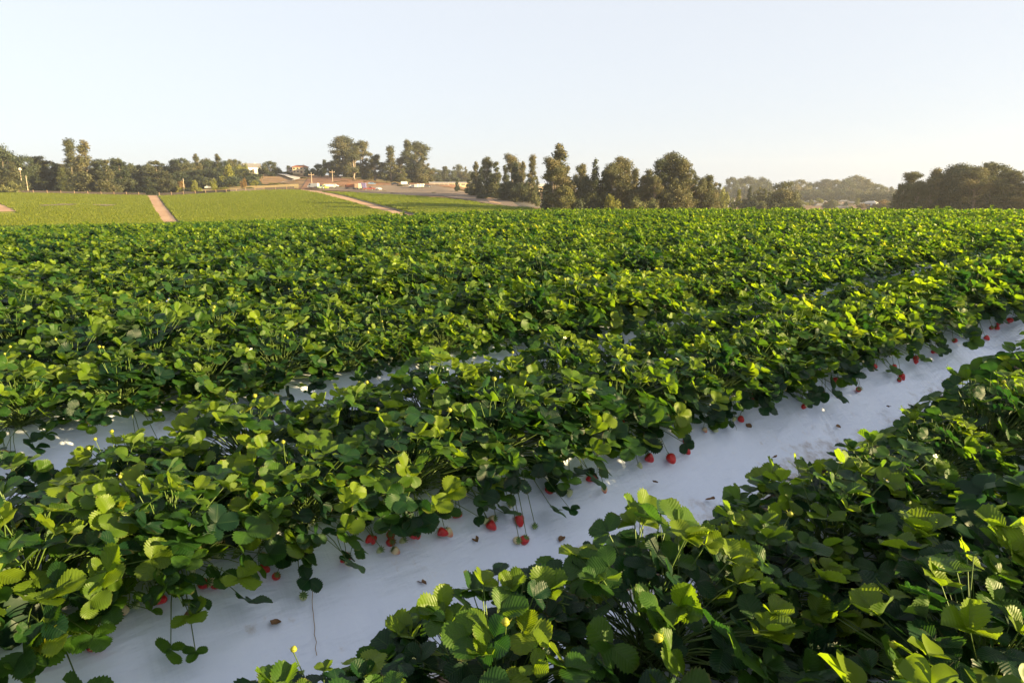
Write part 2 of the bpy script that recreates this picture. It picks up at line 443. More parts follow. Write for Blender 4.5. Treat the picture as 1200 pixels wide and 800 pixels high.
o = mesh_obj('field_beds', V, Fq, M['plastic'], attrs={'bd': A}, smooth=True); o['kind'] = 'structure'

# ---------------------------------------------------------------- strawberry plants
def leaflet(L, Wd, nr, nc, fold, curl, rng, teeth=True):
    """one leaflet lying along +y from the origin, normal +z; returns V, F(quads), (u,v)"""
    t = 1 - (1 - np.linspace(0, 1, nr + 1)) ** 1.25
    w = (t ** .62) * (1 - t) ** .42; w = w / w.max() * Wd
    w[0] = Wd * .05; w[-1] = Wd * .10
    j = np.linspace(-1, 1, 2 * nc + 1)
    T, J = np.meshgrid(t, j, indexing='ij'); Wm = w[:, None] * np.ones_like(J)
    x = Wm * J; y = L * T
    if teeth:
        odd = (np.arange(nr + 1) % 2)[:, None]
        e = (np.abs(J) > .99)
        x = x * (1 + e * np.where(odd, .12, -.07))
        y = y + e * np.where(odd, L * .022, -L * .012)
        # fan the rows forward like the side veins
        y = y - np.abs(J) * L * .03 * (1 - T) + np.abs(J) ** 2 * L * .06 * T * (1 - T)
        mid = (np.arange(nr + 1) == nr)[:, None] * (np.abs(J) < .3)
        y = y + mid * L * .015
    ph1, ph2 = rng.random() * 6.3, rng.random() * 6.3
    z = fold * np.abs(x) + curl * (y / L) ** 2 * L - abs(fold) * .35 * x * x / max(Wd, 1e-5)
    z = z + L * .035 * np.sin(T * 5 + ph1) * J + L * .03 * np.abs(J) ** 2 * np.sin(T * 9 + ph2 + J)
    n, m = x.shape
    V = np.stack([x, y, z], -1).reshape(-1, 3)
    i = np.arange(n - 1)[:, None] * m + np.arange(m - 1)[None]
    Fq = np.stack([i, i + 1, i + m + 1, i + m], -1).reshape(-1, 4)
    return V, Fq, J.reshape(-1), T.reshape(-1)
def frame(fwd, nrm):
    f = np.array(fwd, float); f /= np.linalg.norm(f)
    n = np.array(nrm, float); n -= f * (n @ f); n /= np.linalg.norm(n) + 1e-9
    x = np.cross(f, n)
    return np.stack([x, f, n], 1)          # columns
def trefoil(P, fwd, nrm, size, rng, nr, nc, rv, cup, acc):
    B = frame(fwd, nrm)
    for a, sc in ((0, 1.06), (R(rng.uniform(72, 104)), .95), (-R(rng.uniform(72, 104)), .95)):
        L = size * sc * rng.uniform(.92, 1.06); Wd = L * rng.uniform(.43, .52)
        fold = max(.02, cup * rng.uniform(.6, 1.3)); curl = rng.uniform(-.38, .10) + cup * .22
        V, Fq, u, v = leaflet(L, Wd, nr, nc, fold, curl, rng, nr > 6)
        # pitch up, then swing round
        up = rng.uniform(-.18, .22) + cup * .55
        c, s = math.cos(up), math.sin(up)
        V = V @ np.array([[1, 0, 0], [0, c, s], [0, -s, c]])
        rl = rng.uniform(-.25, .25); c, s = math.cos(rl), math.sin(rl)
        V = V @ np.array([[c, 0, s], [0, 1, 0], [-s, 0, c]])
        c, s = math.cos(a), math.sin(a)
        V = (V + [0, L * .035, 0]) @ np.array([[c, s, 0], [-s, c, 0], [0, 0, 1]])
        V = V @ B.T + P
        b = acc['n']; acc['V'].append(V); acc['F'].append(Fq + b)
        r1 = np.clip(rv + rng.uniform(-.05, .05), 0, 1)
        acc['A'].append(np.stack([u, v, np.full(len(u), r1)], -1)); acc['n'] += len(V)
def plant_mesh(seed, nleaf, Rr, Hh, nr, nc, size, stems=True, spill=.085, sun=None):
    """+x is the side that leans over the bed's shoulder"""
    rng = random.Random(seed); acc = dict(V=[], F=[], A=[], n=0); st = MB()
    # a few humps so the crown is uneven
    humps = [(rng.uniform(-.15, .15), rng.uniform(-.15, .15), rng.uniform(.02, .07)) for _ in range(3)]
    nd = int(nleaf * .52); nring = int(nleaf * .32)
    for i in range(nleaf):
        az = i * 2.39996 + rng.uniform(-.4, .4); low = False
        if i < nd:                                   # the dome
            q = (rng.random() ** .5) * .98
        elif i < nd + nring:                         # the skirt of older leaves
            q = rng.uniform(.66, 1.06); low = True
        else:                                        # the lower storey, filling the heart of the plant
            q = rng.random() * .7
        rad = Rr * q
        px, py = rad * math.cos(az) * 1.04, rad * math.sin(az)
        top = Hh * (1 - .60 * min(q, 1.1) ** 2.6)
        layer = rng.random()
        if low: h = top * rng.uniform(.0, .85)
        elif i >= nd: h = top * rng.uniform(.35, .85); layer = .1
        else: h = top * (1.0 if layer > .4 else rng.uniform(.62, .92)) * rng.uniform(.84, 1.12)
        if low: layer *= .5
        for hx, hy, hz in humps: h += hz * math.exp(-((px - hx) ** 2 + (py - hy) ** 2) / .012) * (0 if low else 1)
        out = px / Rr
        if out > .55: h -= spill * (out - .55) / .55 * rng.uniform(.7, 1.5)
        sz = size * rng.uniform(.68, 1.18) * (1.05 if q > .6 else .95)
        if rng.random() < .12: sz *= .62
        tilt = .12 + .72 * q ** 1.6 + rng.uniform(-.3, .4) + (.25 if low else 0)
        ja = az + rng.uniform(-.6, .6)
        nrm = np.array([math.cos(ja) * math.sin(tilt), math.sin(ja) * math.sin(tilt), math.cos(tilt)])
        nrm += np.array([rng.gauss(0, .42), rng.gauss(0, .42), 0])
        if sun is not None:                           # leaves lean towards the light
            kb = rng.uniform(.1, .75) * (.5 if low else 1); nrm += kb * np.array([math.cos(sun), math.sin(sun), 0])
        fa = az + rng.uniform(-.9, .9)
        fwd = np.array([math.cos(fa), math.sin(fa), -.25 * q])
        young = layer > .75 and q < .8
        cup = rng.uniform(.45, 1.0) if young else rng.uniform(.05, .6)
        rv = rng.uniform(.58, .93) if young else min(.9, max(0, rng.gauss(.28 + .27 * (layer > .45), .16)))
        if rng.random() < .02: rv = .99
        P = np.array([px, py, max(h, -.10 if out > .9 else .015)])
        trefoil(P, fwd, nrm, sz, rng, nr, nc, rv, cup, acc)
        if stems:
            c = Vector((rng.gauss(0, .025), rng.gauss(0, .025), -.01)); p = Vector(P)
            mid = c.lerp(p, .5) + Vector((0, 0, .012 + max(0, -p.z) * .6))
            pts = [c, c.lerp(mid, .6) + Vector((0, 0, .015)), mid.lerp(p, .35) + Vector((0, 0, .012)), p]
            st.tube(pts, [.0022, .0019, .0017, .0014], 4, False)
    V = np.concatenate(acc['V']); Fq = np.concatenate(acc['F']); A = np.concatenate(acc['A'])
    return V, Fq, A, st

NEAR = []
SUNL = {-1: PI/2 - SUN_AZ - math.atan2(-NY, -NX), 1: PI/2 - SUN_AZ - math.atan2(NY, NX)}     # the light in a plant's own frame
for i in range(16):
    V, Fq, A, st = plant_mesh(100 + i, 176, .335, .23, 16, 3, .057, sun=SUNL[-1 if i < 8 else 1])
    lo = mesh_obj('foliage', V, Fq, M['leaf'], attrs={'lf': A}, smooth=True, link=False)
    so_ = mesh_obj('stems', st.v, st.f, M['stem'], smooth=True, link=False)
    NEAR.append((lo.data, so_.data))
def build_flower(open_=True):
    fb = MB(); V = []; Fc = []; mi = []
    rng = random.Random(5)
    for k in range(5):
        a = 2 * PI * k / 5; c, s = math.cos(a), math.sin(a)
        b = len(V); prof = [(.002, 0, 0), (.007, -.006, .001), (.0135, -.0045, .003), (.0155, 0, .0035), (.0135, .0045, .003), (.007, .006, .001)]
        for x, y, z in prof: V.append((x * c - y * s, x * s + y * c, z + .001 * (k % 2)))
        Fc.append(tuple(b + i for i in range(6))); mi.append(0)
    # domed centre
    b = len(V); n = 10
    for z, r in ((.0015, .0048), (.0045, .0036), (.0062, .0015)):
        for k in range(n): V.append((r * math.cos(2*PI*k/n), r * math.sin(2*PI*k/n), z))
    for l in range(2):
        for k in range(n): Fc.append((b+l*n+k, b+l*n+(k+1)%n, b+(l+1)*n+(k+1)%n, b+(l+1)*n+k)); mi.append(1)
    Fc.append(tuple(b+2*n+k for k in range(n))); mi.append(1)
    # green sepals below
    for k in range(10):
        a = 2 * PI * k / 10 + .3; b = len(V)
        V += [(.001*math.cos(a+1.5), .001*math.sin(a+1.5), -.001), (.013*math.cos(a), .013*math.sin(a), -.0015), (.001*math.cos(a-1.5), .001*math.sin(a-1.5), -.001), (.006*math.cos(a), .006*math.sin(a), -.004)]
        Fc += [(b, b+1, b+3), (b+3, b+1, b+2)]; mi += [2, 2]
    return mesh_obj('flower', V, Fc, mats=[M['petal'], M['stamen'], M['calyx']], matidx=mi, link=False).data
def lathe(prof, n=14, wob=0, seed=0):
    rng = random.Random(seed); V = []; Fc = []
    ks = [1 + wob * math.sin(2*PI*k/n*2 + seed) + wob * .6 * math.cos(2*PI*k/n*3 + seed * 2) for k in range(n)]
    for r, z in prof:
        for k in range(n): V.append((r*ks[k]*math.cos(2*PI*k/n), r*ks[k]*math.sin(2*PI*k/n), z))
    for l in range(len(prof)-1):
        for k in range(n): Fc.append((l*n+k, l*n+(k+1)%n, (l+1)*n+(k+1)%n, (l+1)*n+k))
    Fc.append(tuple(range(n))[::-1]); Fc.append(tuple((len(prof)-1)*n+k for k in range(n)))
    return V, Fc
def berry_mesh(mat, seed, L=.034, Rb=.0145):
    prof = [(.0012, -L), (Rb*.34, -L*.95), (Rb*.62, -L*.78), (Rb*.86, -L*.55), (Rb, -L*.32), (Rb*.98, -L*.15), (Rb*.8, -L*.03), (Rb*.4, 0)]
    V, Fc = lathe(prof, 16, .05, seed)
    return mesh_obj('strawberry', V, Fc, mat, smooth=True, link=False).data
def calyx_mesh(Rb=.0145):
    V, Fc = [], []
    for k in range(9):
        a = 2*PI*k/9; b = len(V); d = .22
        V += [(.002*math.cos(a-d*3), .002*math.sin(a-d*3), .0035), (Rb*.75*math.cos(a-d), Rb*.75*math.sin(a-d), .0015), (Rb*1.25*math.cos(a), Rb*1.25*math.sin(a), .003+.002*(k % 3)), (Rb*.75*math.cos(a+d), Rb*.75*math.sin(a+d), .0015), (.002*math.cos(a+d*3), .002*math.sin(a+d*3), .0035)]
        Fc.append((b, b+1, b+2, b+3, b+4))
    return mesh_obj('calyx', V, Fc, M['calyx'], link=False).data
FLOWER = build_flower()
BERRY = {'r': [berry_mesh(M['red'], 1), berry_mesh(M['red'], 2, .038, .017), berry_mesh(M['red'], 4, .031, .0155)],
         'p': [berry_mesh(M['pink'], 3, .030, .013)], 'w': [berry_mesh(M['white_berry'], 5, .026, .0115), berry_mesh(M['white_berry'], 6, .021, .0095)]}
CALYX = calyx_mesh()
def bud_mesh():
    V, Fc = lathe([(.001, -.001), (.0055, .002), (.0065, .006), (.004, .010), (.0012, .012)], 8)
    for k in range(7):
        a = 2*PI*k/7; b = len(V)
        V += [(.002*math.cos(a+1), .002*math.sin(a+1), .001), (.012*math.cos(a), .012*math.sin(a), .009), (.002*math.cos(a-1), .002*math.sin(a-1), .001)]
        Fc.append((b, b+1, b+2))
    m, nt, out = new_mat('yellow_green_bud'); g = G(nt)
    b = g.bsdf((.30, .32, .04), .5); tr = g.n('ShaderNodeBsdfTranslucent'); tr.inputs[0].default_value = (.5, .5, .05, 1)
    mx = g.n('ShaderNodeMixShader'); mx.inputs[0].default_value = .35
    g.l(b.outputs[0], mx.inputs[1]); g.l(tr.outputs[0], mx.inputs[2]); g.l(mx.outputs[0], out.inputs[0])
    return mesh_obj('flower_bud', V, Fc, m, smooth=True, link=False).data
BUD = bud_mesh()
def child(name, data, parent, loc=(0, 0, 0), rot=(0, 0, 0), sc=1.0):
    o = bpy.data.objects.new(name, data); COL.objects.link(o); o.parent = parent
    o.location = loc; o.rotation_euler = rot; o.scale = (sc, sc, sc)
    return o
# stalk prototypes: curved stalk rising above the leaves, drawn in the plant's own space
def stalk_data(a, b, lift, r=.0017):
    a, b = Vector(a), Vector(b); m = a.lerp(b, .55) + Vector((random.Random(a.x*991+b.y*773).uniform(-.03, .03), random.Random(b.x*991+a.y*773).uniform(-.03, .03), lift))
    pts = [a*(1-t)**2 + m*2*t*(1-t) + b*t*t for t in (0, .25, .5, .75, 1)]
    mb = MB().tube(pts, [r*1.3, r*1.1, r, r*.9, r*.8], 5, False)
    return mesh_obj('flower_stalk', mb.v, mb.f, M['stem'], smooth=True, link=False).data

# where the plants stand
sites = []
prng = random.Random(21)
for k in range(-2, 64):
    pc = P0 + SPC * k
    smax = 60 if pc < 35 else 52
    s0 = -7 if k < 12 else -pc * .30 - 4
    step = .37 if k < 14 else (.42 if k < 30 else .5)
    for side in (-1, 1):
        s = s0 + prng.random() * step
        while s < smax:
            ps = pc + side * ((.40 if s < .75 else (.27 if s < 2.6 else .19)) if (k == 0 and side > 0) else .265) + prng.uniform(-.035, .035)
            x, y = ps * NX + s * DX, ps * NY + s * DY
            sc = (1.0 + .16 * float(smooth_noise(x, y, 3.0, 77)) * 1.6) * prng.uniform(.84, 1.14)
            if k == 0 and side > 0: sc *= .93
            if k in (1, 2):                          # thin stretches where the second furrow shows
                gx = proj(x, y, .0); gp = gx[0] if gx[2] > .1 else -999
                if any(a <= gp <= b for a, b in ((-60, 60), (105, 265), (395, 500), (585, 620), (665, 730), (750, 890), (930, 965), (1040, 1075), (1105, 1130))):
                    if k == 1 and side > 0: sc *= .76
                    if k == 2 and side < 0: sc *= .93
                elif k == 1 and side > 0: sc *= .92
            if prng.random() < .04: sc *= .8
            sites.append((k, side, s, x, y, sc, prng.random()))
            s += step * prng.uniform(.88, 1.12)
sx = np.array([q[3] for q in sites]); sy = np.array([q[4] for q in sites])
snf = near_field(sx, sy); sz = base(sx, sy)
near_list, far_list = [], []
cand = []
for i, q in enumerate(sites):
    if snf[i] < .6: continue
    x, y = q[3], q[4]; r = math.hypot(x, y)
    if r < .34: continue                                       # the photographer stands here
    px, py, dep = proj(x, y, sz[i] + .15)
    infr = dep > .2 and -60 < px < 1260 and -20 < py < 900
    az = math.atan2(x, y)
    if infr: cand.append((r, i, px, py))
    elif r < 9 or (abs(az) < .95 and r < 60): far_list.append(i)
cand.sort()
NIND = 298
for n_, (r, i, px, py) in enumerate(cand):
    (near_list if n_ < NIND else far_list).append((i, px, py) if n_ < NIND else i)

ORD1 = ['', 'first', 'second', 'third', 'fourth', 'fifth', 'sixth', 'seventh', 'eighth', 'ninth', 'tenth', 'eleventh', 'twelfth', 'thirteenth', 'fourteenth', 'fifteenth', 'sixteenth', 'seventeenth', 'eighteenth', 'nineteenth']
TENS = {20: 'twent', 30: 'thirt', 40: 'fort', 50: 'fift', 60: 'sixt'}
def ordinal(n):
    if n < 20: return ORD1[n]
    t, u = n // 10 * 10, n % 10
    return TENS[t] + ('ieth' if u == 0 else 'y-' + ORD1[u])
BEDN = ['nearest bed', 'second bed', 'third bed', 'fourth bed', 'fifth bed', 'sixth bed', 'seventh bed', 'eighth bed', 'ninth bed', 'tenth bed', 'eleventh bed', 'twelfth bed']
lines = {}
for i, px, py in near_list: lines.setdefault((sites[i][0], sites[i][1]), []).append((px, i, py))
PLANTS = {}
for key in sorted(lines):
    for no, (px, i, py) in enumerate(sorted(lines[key]), 1):
        k, side, s, x, y, sc, rr = sites[i]
        rng = random.Random(i * 13 + 5)
        ang = math.atan2(side * NY, side * NX) + rng.uniform(-.5, .5)
        t = empty('strawberry_plant', (x, y, float(sz[i]) - .008), ang, None, 'strawberry plant', 'strawberry plants in rows on the raised beds')
        t.scale = (sc, sc, sc * rng.uniform(.9, 1.12))
        pi = rng.randrange(8) + (8 if side > 0 else 0)
        child('foliage', NEAR[pi][0], t)
        r = math.hypot(x, y)
        if r < 7.5: child('stems', NEAR[pi][1], t)
        PLANTS[i] = dict(o=t, pos=(x, y), k=k, side=side, no=no, feat=[], ang=ang, r=r)
        # upright stalks with buds or open flowers
        nfl = rng.choice([0, 1, 1, 2, 2, 3]) if r < 6 else 0
        for _ in range(nfl):
            a = rng.uniform(0, 2*PI); rad = rng.uniform(.05, .27)
            top = (rad*math.cos(a), rad*math.sin(a), .27*(1-.55*(rad/.3)**2.4) + rng.uniform(.015, .07))
            if r < 6: child('flower_stalk', stalk_data((0, 0, 0), top, rng.uniform(0, .06)), t)
            if rng.random() < .15:
                child('flower', FLOWER, t, top, (rng.uniform(-.7, .7), rng.uniform(-.7, .7), rng.random()*6), rng.uniform(.7, .95)); PLANTS[i]['feat'].append('flower')
            else:
                child('flower_bud', BUD, t, top, (rng.uniform(-.4, .4), rng.uniform(-.4, .4), 0), rng.uniform(.9, 1.5)); PLANTS[i]['feat'].append('bud')

# fruit trusses lying on the plastic, each read from the photograph and hung on the plant nearest to it
CLUST = [(250,694,'rrp'),(236,668,'ww'),(258,655,'w'),(78,768,'pw'),(150,727,'p'),(470,637,'prr'),(488,632,'r'),(478,650,'w'),(534,601,'rw'),(612,624,'prrw'),(597,598,'w'),(415,660,'rw'),(400,675,'w'),(420,640,'w'),
 (640,588,''),(778,535,'r'),(748,548,'w'),(735,500,'r'),(863,494,'rw'),(886,470,'rr'),(914,474,'w'),(942,478,'rww'),(960,464,'rrw'),(946,446,'rr'),(1004,458,'rw'),(1027,430,'r'),(1052,438,'rr'),(1050,444,'r'),(1097,412,'rr'),(1106,407,'r'),(1098,399,'r'),(1163,385,'rr'),(1172,382,'r'),(1185,378,'r'),
 (224,503,'rr'),(10,541,'rr'),(20,542,'rw'),(352,690,'w'),(618,432,'r'),(728,395,'r'),(300,655,'p'),(690,560,'w'),(545,612,'r'),(1120,404,'r'),(1140,396,'r'),(200,712,'rp'),(120,748,'rw'),(325,672,'rrw'),(442,645,'rw'),(575,612,'rpw'),(520,620,'rp'),(655,590,'rr'),(668,580,'w'),(700,566,'rp'),(760,545,'rw'),(800,525,'rr'),(830,512,'pw'),(905,480,'rr'),(985,450,'rw'),(1075,424,'rr'),(1150,393,'rr'),(240,498,'rr'),(160,515,'r'),(430,462,'r'),(475,450,'rw'),(700,402,'rr'),(770,385,'r'),(180,720,'w'),(455,641,'rr')]
for cx, cy, kinds in CLUST:
    if not kinds: continue
    g0 = px_bed(cx, cy)
    rng = random.Random(cx * 7 + cy)
    best = min(PLANTS.values(), key=lambda d: math.hypot(d['pos'][0]-g0.x, d['pos'][1]-g0.y))
    t = best['o']
    Mi = (Matrix.Translation(t.location) @ t.rotation_euler.to_matrix().to_4x4() @ Matrix.Diagonal((*t.scale, 1))).inverted()
    for n_, kd in enumerate(kinds):
        ofs = Vector((rng.uniform(-.03, .03), rng.uniform(-.028, .028), 0)) + Vector((DX, DY, 0)) * (n_ - len(kinds)/2) * .021
        w = g0 + ofs; w.z = float(bedz(w.x, w.y)) + .028
        data = rng.choice(BERRY[kd])
        loc = Mi @ w
        rot = (rng.uniform(.5, 1.25) * rng.choice((-1, 1)), rng.uniform(-.6, .6), rng.uniform(0, 6.3))
        b = child('strawberry', data, t, loc, rot, rng.uniform(.95, 1.25))
        child('calyx', CALYX, b, sc=.85)
        a0 = math.atan2(loc.y, loc.x); c0 = Vector((.23*math.cos(a0), .23*math.sin(a0), .04)); up = Vector((0, 0, 1)); up.rotate(b.rotation_euler)
        child('fruit_stalk', stalk_data(c0, loc + up * .004, .03 + rng.uniform(0, .03), .0016), t)
        best['feat'].append({'r': 'red', 'p': 'pale', 'w': 'pale'}[kd])
NUM = ['no', 'one', 'two', 'three', 'four', 'five', 'six', 'seven', 'eight', 'nine', 'ten']
for d in PLANTS.values():
    f = d['feat']; nr_, nf_, nb_ = f.count('red'), f.count('flower'), f.count('bud')
    if nr_: ft = 'bearing %s red %s' % (NUM[min(nr_, 10)], 'berry' if nr_ == 1 else 'berries')
    elif f.count('pale'): ft = 'bearing pale unripe berries'
    elif nf_ and d['r'] < 5: ft = 'with %s white %s' % (NUM[nf_], 'flower' if nf_ == 1 else 'flowers')
    else: ft = ''
    ln = 'back' if d['side'] > 0 else 'front'
    lab = '%s strawberry plant from left%s, %s line, %s' % (ordinal(d['no']), (' ' + ft) if ft else '', ln, BEDN[d['k']] if 0 <= d['k'] < 12 else 'bed behind')
    d['o']['label'] = lab

# the rest of the crop: one object
def gn_scatter(name, P, rotz, tilt, scl, idx, protos):
    me = bpy.data.meshes.new(name); me.vertices.add(len(P)); me.vertices.foreach_set('co', np.asarray(P, np.float32).ravel())
    a = me.attributes.new('rot', 'FLOAT_VECTOR', 'POINT'); rv = np.zeros((len(P), 3), np.float32); rv[:, 0] = tilt; rv[:, 2] = rotz; a.data.foreach_set('vector', rv.ravel())
    a = me.attributes.new('scl', 'FLOAT_VECTOR', 'POINT'); a.data.foreach_set('vector', np.asarray(scl, np.float32).ravel())
    a = me.attributes.new('idx', 'INT', 'POINT'); a.data.foreach_set('value', np.asarray(idx, np.int32))
    o = bpy.data.objects.new(name, me); COL.objects.link(o)
    ng = bpy.data.node_groups.new(name, 'GeometryNodeTree')
    ng.interface.new_socket('Geometry', in_out='INPUT', socket_type='NodeSocketGeometry')
    ng.interface.new_socket('Geometry', in_out='OUTPUT', socket_type='NodeSocketGeometry')
    N = ng.nodes; gi = N.new('NodeGroupInput'); go = N.new('NodeGroupOutput')
    iop = N.new('GeometryNodeInstanceOnPoints'); iop.inputs['Pick Instance'].default_value = True
    g2i = N.new('GeometryNodeGeometryToInstance')
    for p in reversed(protos):
        oi = N.new('GeometryNodeObjectInfo'); oi.inputs['Object'].default_value = p; oi.inputs['As Instance'].default_value = False
        oi.transform_space = 'ORIGINAL'
        ng.links.new(oi.outputs['Geometry'], g2i.inputs[0])
    def attr(nm, ty):
        n = N.new('GeometryNodeInputNamedAttribute'); n.data_type = ty; n.inputs['Name'].default_value = nm
        return [s for s in n.outputs if s.enabled and s.name == 'Attribute'][0]
    ng.links.new(gi.outputs[0], iop.inputs['Points']); ng.links.new(g2i.outputs[0], iop.inputs['Instance'])
    ng.links.new(attr('idx', 'INT'), iop.inputs['Instance Index'])
    ng.links.new(attr('rot', 'FLOAT_VECTOR'), iop.inputs['Rotation'])
    ng.links.new(attr('scl', 'FLOAT_VECTOR'), iop.inputs['Scale'])
    ng.links.new(iop.outputs[0], go.inputs[0])
    md = o.modifiers.new('scatter', 'NODES'); md.node_group = ng
    return o
def proto_objs(n, seed, nleaf, nr, nc, size, Rr=.335, Hh=.225):
    out = []
    for i in range(n):
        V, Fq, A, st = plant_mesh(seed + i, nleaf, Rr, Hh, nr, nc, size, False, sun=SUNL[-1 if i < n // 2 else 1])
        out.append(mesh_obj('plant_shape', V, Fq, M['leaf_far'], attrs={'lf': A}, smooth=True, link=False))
    return out
MIDP = proto_objs(8, 400, 132, 6, 1, .057)
FARP = proto_objs(6, 500, 96, 2, 1, .066)
def scatter_sites(idx, protos, name, label, seed, boost=1.0):
    rs = np.random.RandomState(seed)
    P, rz, sc = [], [], []
    for i in idx:
        k, side, s, x, y, c, rr = sites[i]
        P.append((x, y, sz[i] - .008)); rz.append(math.atan2(side * NY, side * NX) + rs.uniform(-.5, .5))
        c = c * boost; sc.append((c, c, c * rs.uniform(.88, 1.12)))
    n = len(P)
    o = gn_scatter(name, P, np.array(rz), rs.uniform(-.06, .06, n), sc, rs.randint(0, len(protos) // 2, n) + (np.array([sites[i][1] for i in idx]) > 0) * (len(protos) // 2), protos)
    tag(o, label, 'crop', None, 'stuff'); return o
mid_idx = [i for i in far_list if math.hypot(sites[i][3], sites[i][4]) < 24]
fr_idx = [i for i in far_list if math.hypot(sites[i][3], sites[i][4]) >= 24]
scatter_sites(mid_idx, MIDP, 'strawberry_crop', 'continuous leafy green strawberry crop covering the beds beyond the nearer plants', 3)
scatter_sites(fr_idx, FARP, 'distant_strawberry_crop', 'fine textured green crop running to the crest of the near field', 4, 1.12)
print('plants', len(PLANTS), 'mid', len(mid_idx), 'far', len(fr_idx))

# dead leaves fallen on the plastic
m, nt, out = new_mat('dead_leaf'); g = G(nt); tc = g.n('ShaderNodeTexCoord')
bs = g.bsdf(g.ramp(g.noise(60, 4, tc.outputs['Object']), [(.3, (.07, .035, .02)), (.7, (.22, .12, .06))]), .8, .2); g.l(bs.outputs[0], out.inputs[0]); M['dead'] = m
for q, (px, py) in enumerate(sorted([(690,655),(742,612),(560,640),(826,590),(905,540),(655,640),(330,735),(500,690),(985,505),(1040,480),(770,570),(215,735),(880,505),(725,640),(640,668)])):
    rng = random.Random(q + 60)
    V, Fq, u, v = leaflet(rng.uniform(.02, .042), rng.uniform(.009, .018), 8, 2, rng.uniform(.3, .9), rng.uniform(.1, .6), rng, False)
    p = px_bed(px, py); o = mesh_obj('dead_leaf', V, Fq, M['dead'], smooth=True)
    o.location = (p.x, p.y, float(bedz(p.x, p.y)) + .016); o.rotation_euler = (rng.uniform(-.3, .3), rng.uniform(-.3, .3), rng.uniform(0, 6.3))
    tag(o, '%s curled brown dead leaf from left on the white plastic of the broad gap' % ordinal(q + 1), 'dead leaf', 'dead leaves on the white plastic')
# stray things on the plastic
def twig(px0, px1, name, label, cat, mat, r=.0012, arch=0):
    a, b = px_bed(*px0), px_bed(*px1); pts = []
    rng = random.Random(int(px0[0]))
    for t in np.linspace(0, 1, 12):
        p = a.lerp(b, t); p.x += rng.uniform(-.003, .003); p.z = float(bedz(p.x, p.y)) + .016 + arch * math.sin(PI*t); pts.append(p)
    o = MB().tube(pts, r, 5).build(name, mat); tag(o, label, cat)
M['dark'] = plain('dark_dry', (.035, .025, .022), .8)
twig((365, 688), (372, 775), 'dry_runner', 'thin dark dried runner lying straight down the white plastic', 'runner', M['dry_stem'], .0010)
twig((243, 676), (272, 690), 'dry_twig', 'short curved dark twig beside the red berries at left', 'twig', M['dark'], .001)

# ================================================================ BACKGROUND
def strip(name, prs, mat, lift, kind='structure', r0=100, sub=8):
    """a sheet draped on the terrain; prs = pairs of photograph points (one edge, other edge)"""
    A = [px_ground(*p[0], r0=r0) for p in prs]; B = [px_ground(*p[1], r0=r0) for p in prs]
    V = []; Fc = []; nc = 6; row = 0
    for i in range(len(prs) - 1):
        for t in np.linspace(0, 1, sub, endpoint=(i == len(prs) - 2)):
            a = A[i].lerp(A[i+1], t); b = B[i].lerp(B[i+1], t)
            for c in np.linspace(0, 1, nc):
                p = a.lerp(b, c); V.append((p.x, p.y, float(base(p.x, p.y)) + lift))
            row += 1
    for r_ in range(row - 1):
        for c in range(nc - 1):
            q = r_ * nc + c; Fc.append((q, q+1, q+nc+1, q+nc))
    o = mesh_obj(name, V, Fc, mat, smooth=True)
    if kind: o['kind'] = kind
    return o
# road between the two far fields and its ditch, a strip painted dark for the bank's shadow
strip('dirt_road', [((172,229.3),(184,229.3)),((178,240),(191,240)),((186,254),(203,254)),((191,264),(211,264)),((196,270),(222,270))], M['dirt'], .10)
strip('ditch', [((184.2,229.3),(186.5,229.3)),((191.2,240),(195,240)),((203.3,254),(206,254)),((211.5,264),(214,264)),((222.5,270),(224,270))], M['ditch'], .12)
strip('dirt_road', [((212,262.4),(213,264.8)),((240,262.2),(240,264.2)),((268,262.3),(268,263.6))], M['dirt'], .10)
strip('dirt_road', [((-30,234),(-30,250)),((0,237.5),(0,249)),((12,243),(12,248.6)),((25,247.2),(25,248.4))], M['dirt'], .14)
strip('ditch', [((-12,232.8),(-12,233.6)),((0,236),(0,237.4)),((12,241),(12,242.6)),((26,246.6),(26,247.3))], M['ditch'], .16)
strip('dirt_road', [((352,222.4),(352,224)),((375,224.6),(375,227)),((400,230),(398,233.5)),((430,238.5),(427,242)),((462,247),(458,250)),((490,254),(484,257))], M['dirt'], .12)
strip('ditch', [((378,224.2),(378,225.2)),((402,229.3),(402,230.2)),((430,236.9),(430,238.4)),((464,245.4),(464,247)),((492,252),(492,254))], M['ditch'], .14)
strip('gravel_yard', [((385,219.5),(372,223.3)),((410,220),(410,225)),((430,218.5),(430,227)),((455,217.2),(455,228.6)),((480,216.8),(480,229.5)),((505,217.4),(520,230.4)),((530,221),(535,233)),((548,226),(556,236)),((575,232),(584,241)),((600,236.5),(612,245))], M['yard'], .14)
strip('tilled_soil', [((362,207.5),(352,222)),((385,207.5),(385,219.2)),((420,208.5),(420,218.5)),((450,211),(450,217)),((480,213),(480,216.6)),((515,214.6),(515,218.6)),((545,217),(545,224))], M['tilled'], .10, r0=235)
strip('dry_grass_bank', [((400,207.6),(400,209.4)),((430,209),(430,212)),((450,211.4),(450,214.4)),((475,213.2),(475,215.6))], M['drygrass'], .22, r0=235)
strip('dark_slope', [((-30,222),(-30,226)),((60,223),(60,227)),((120,224),(120,228)),((170,225),(170,229)),((225,220),(225,227)),((280,212),(280,223.5)),((300,206),(310,219))], M['darkveg'], .12, r0=235)
strip('dry_slope', [((190,226),(190,228.4)),((230,223),(230,226.6)),((270,220),(270,224)),((310,218),(310,222.4)),((350,216),(350,221.6))], M['drygrass'], .18, r0=235)
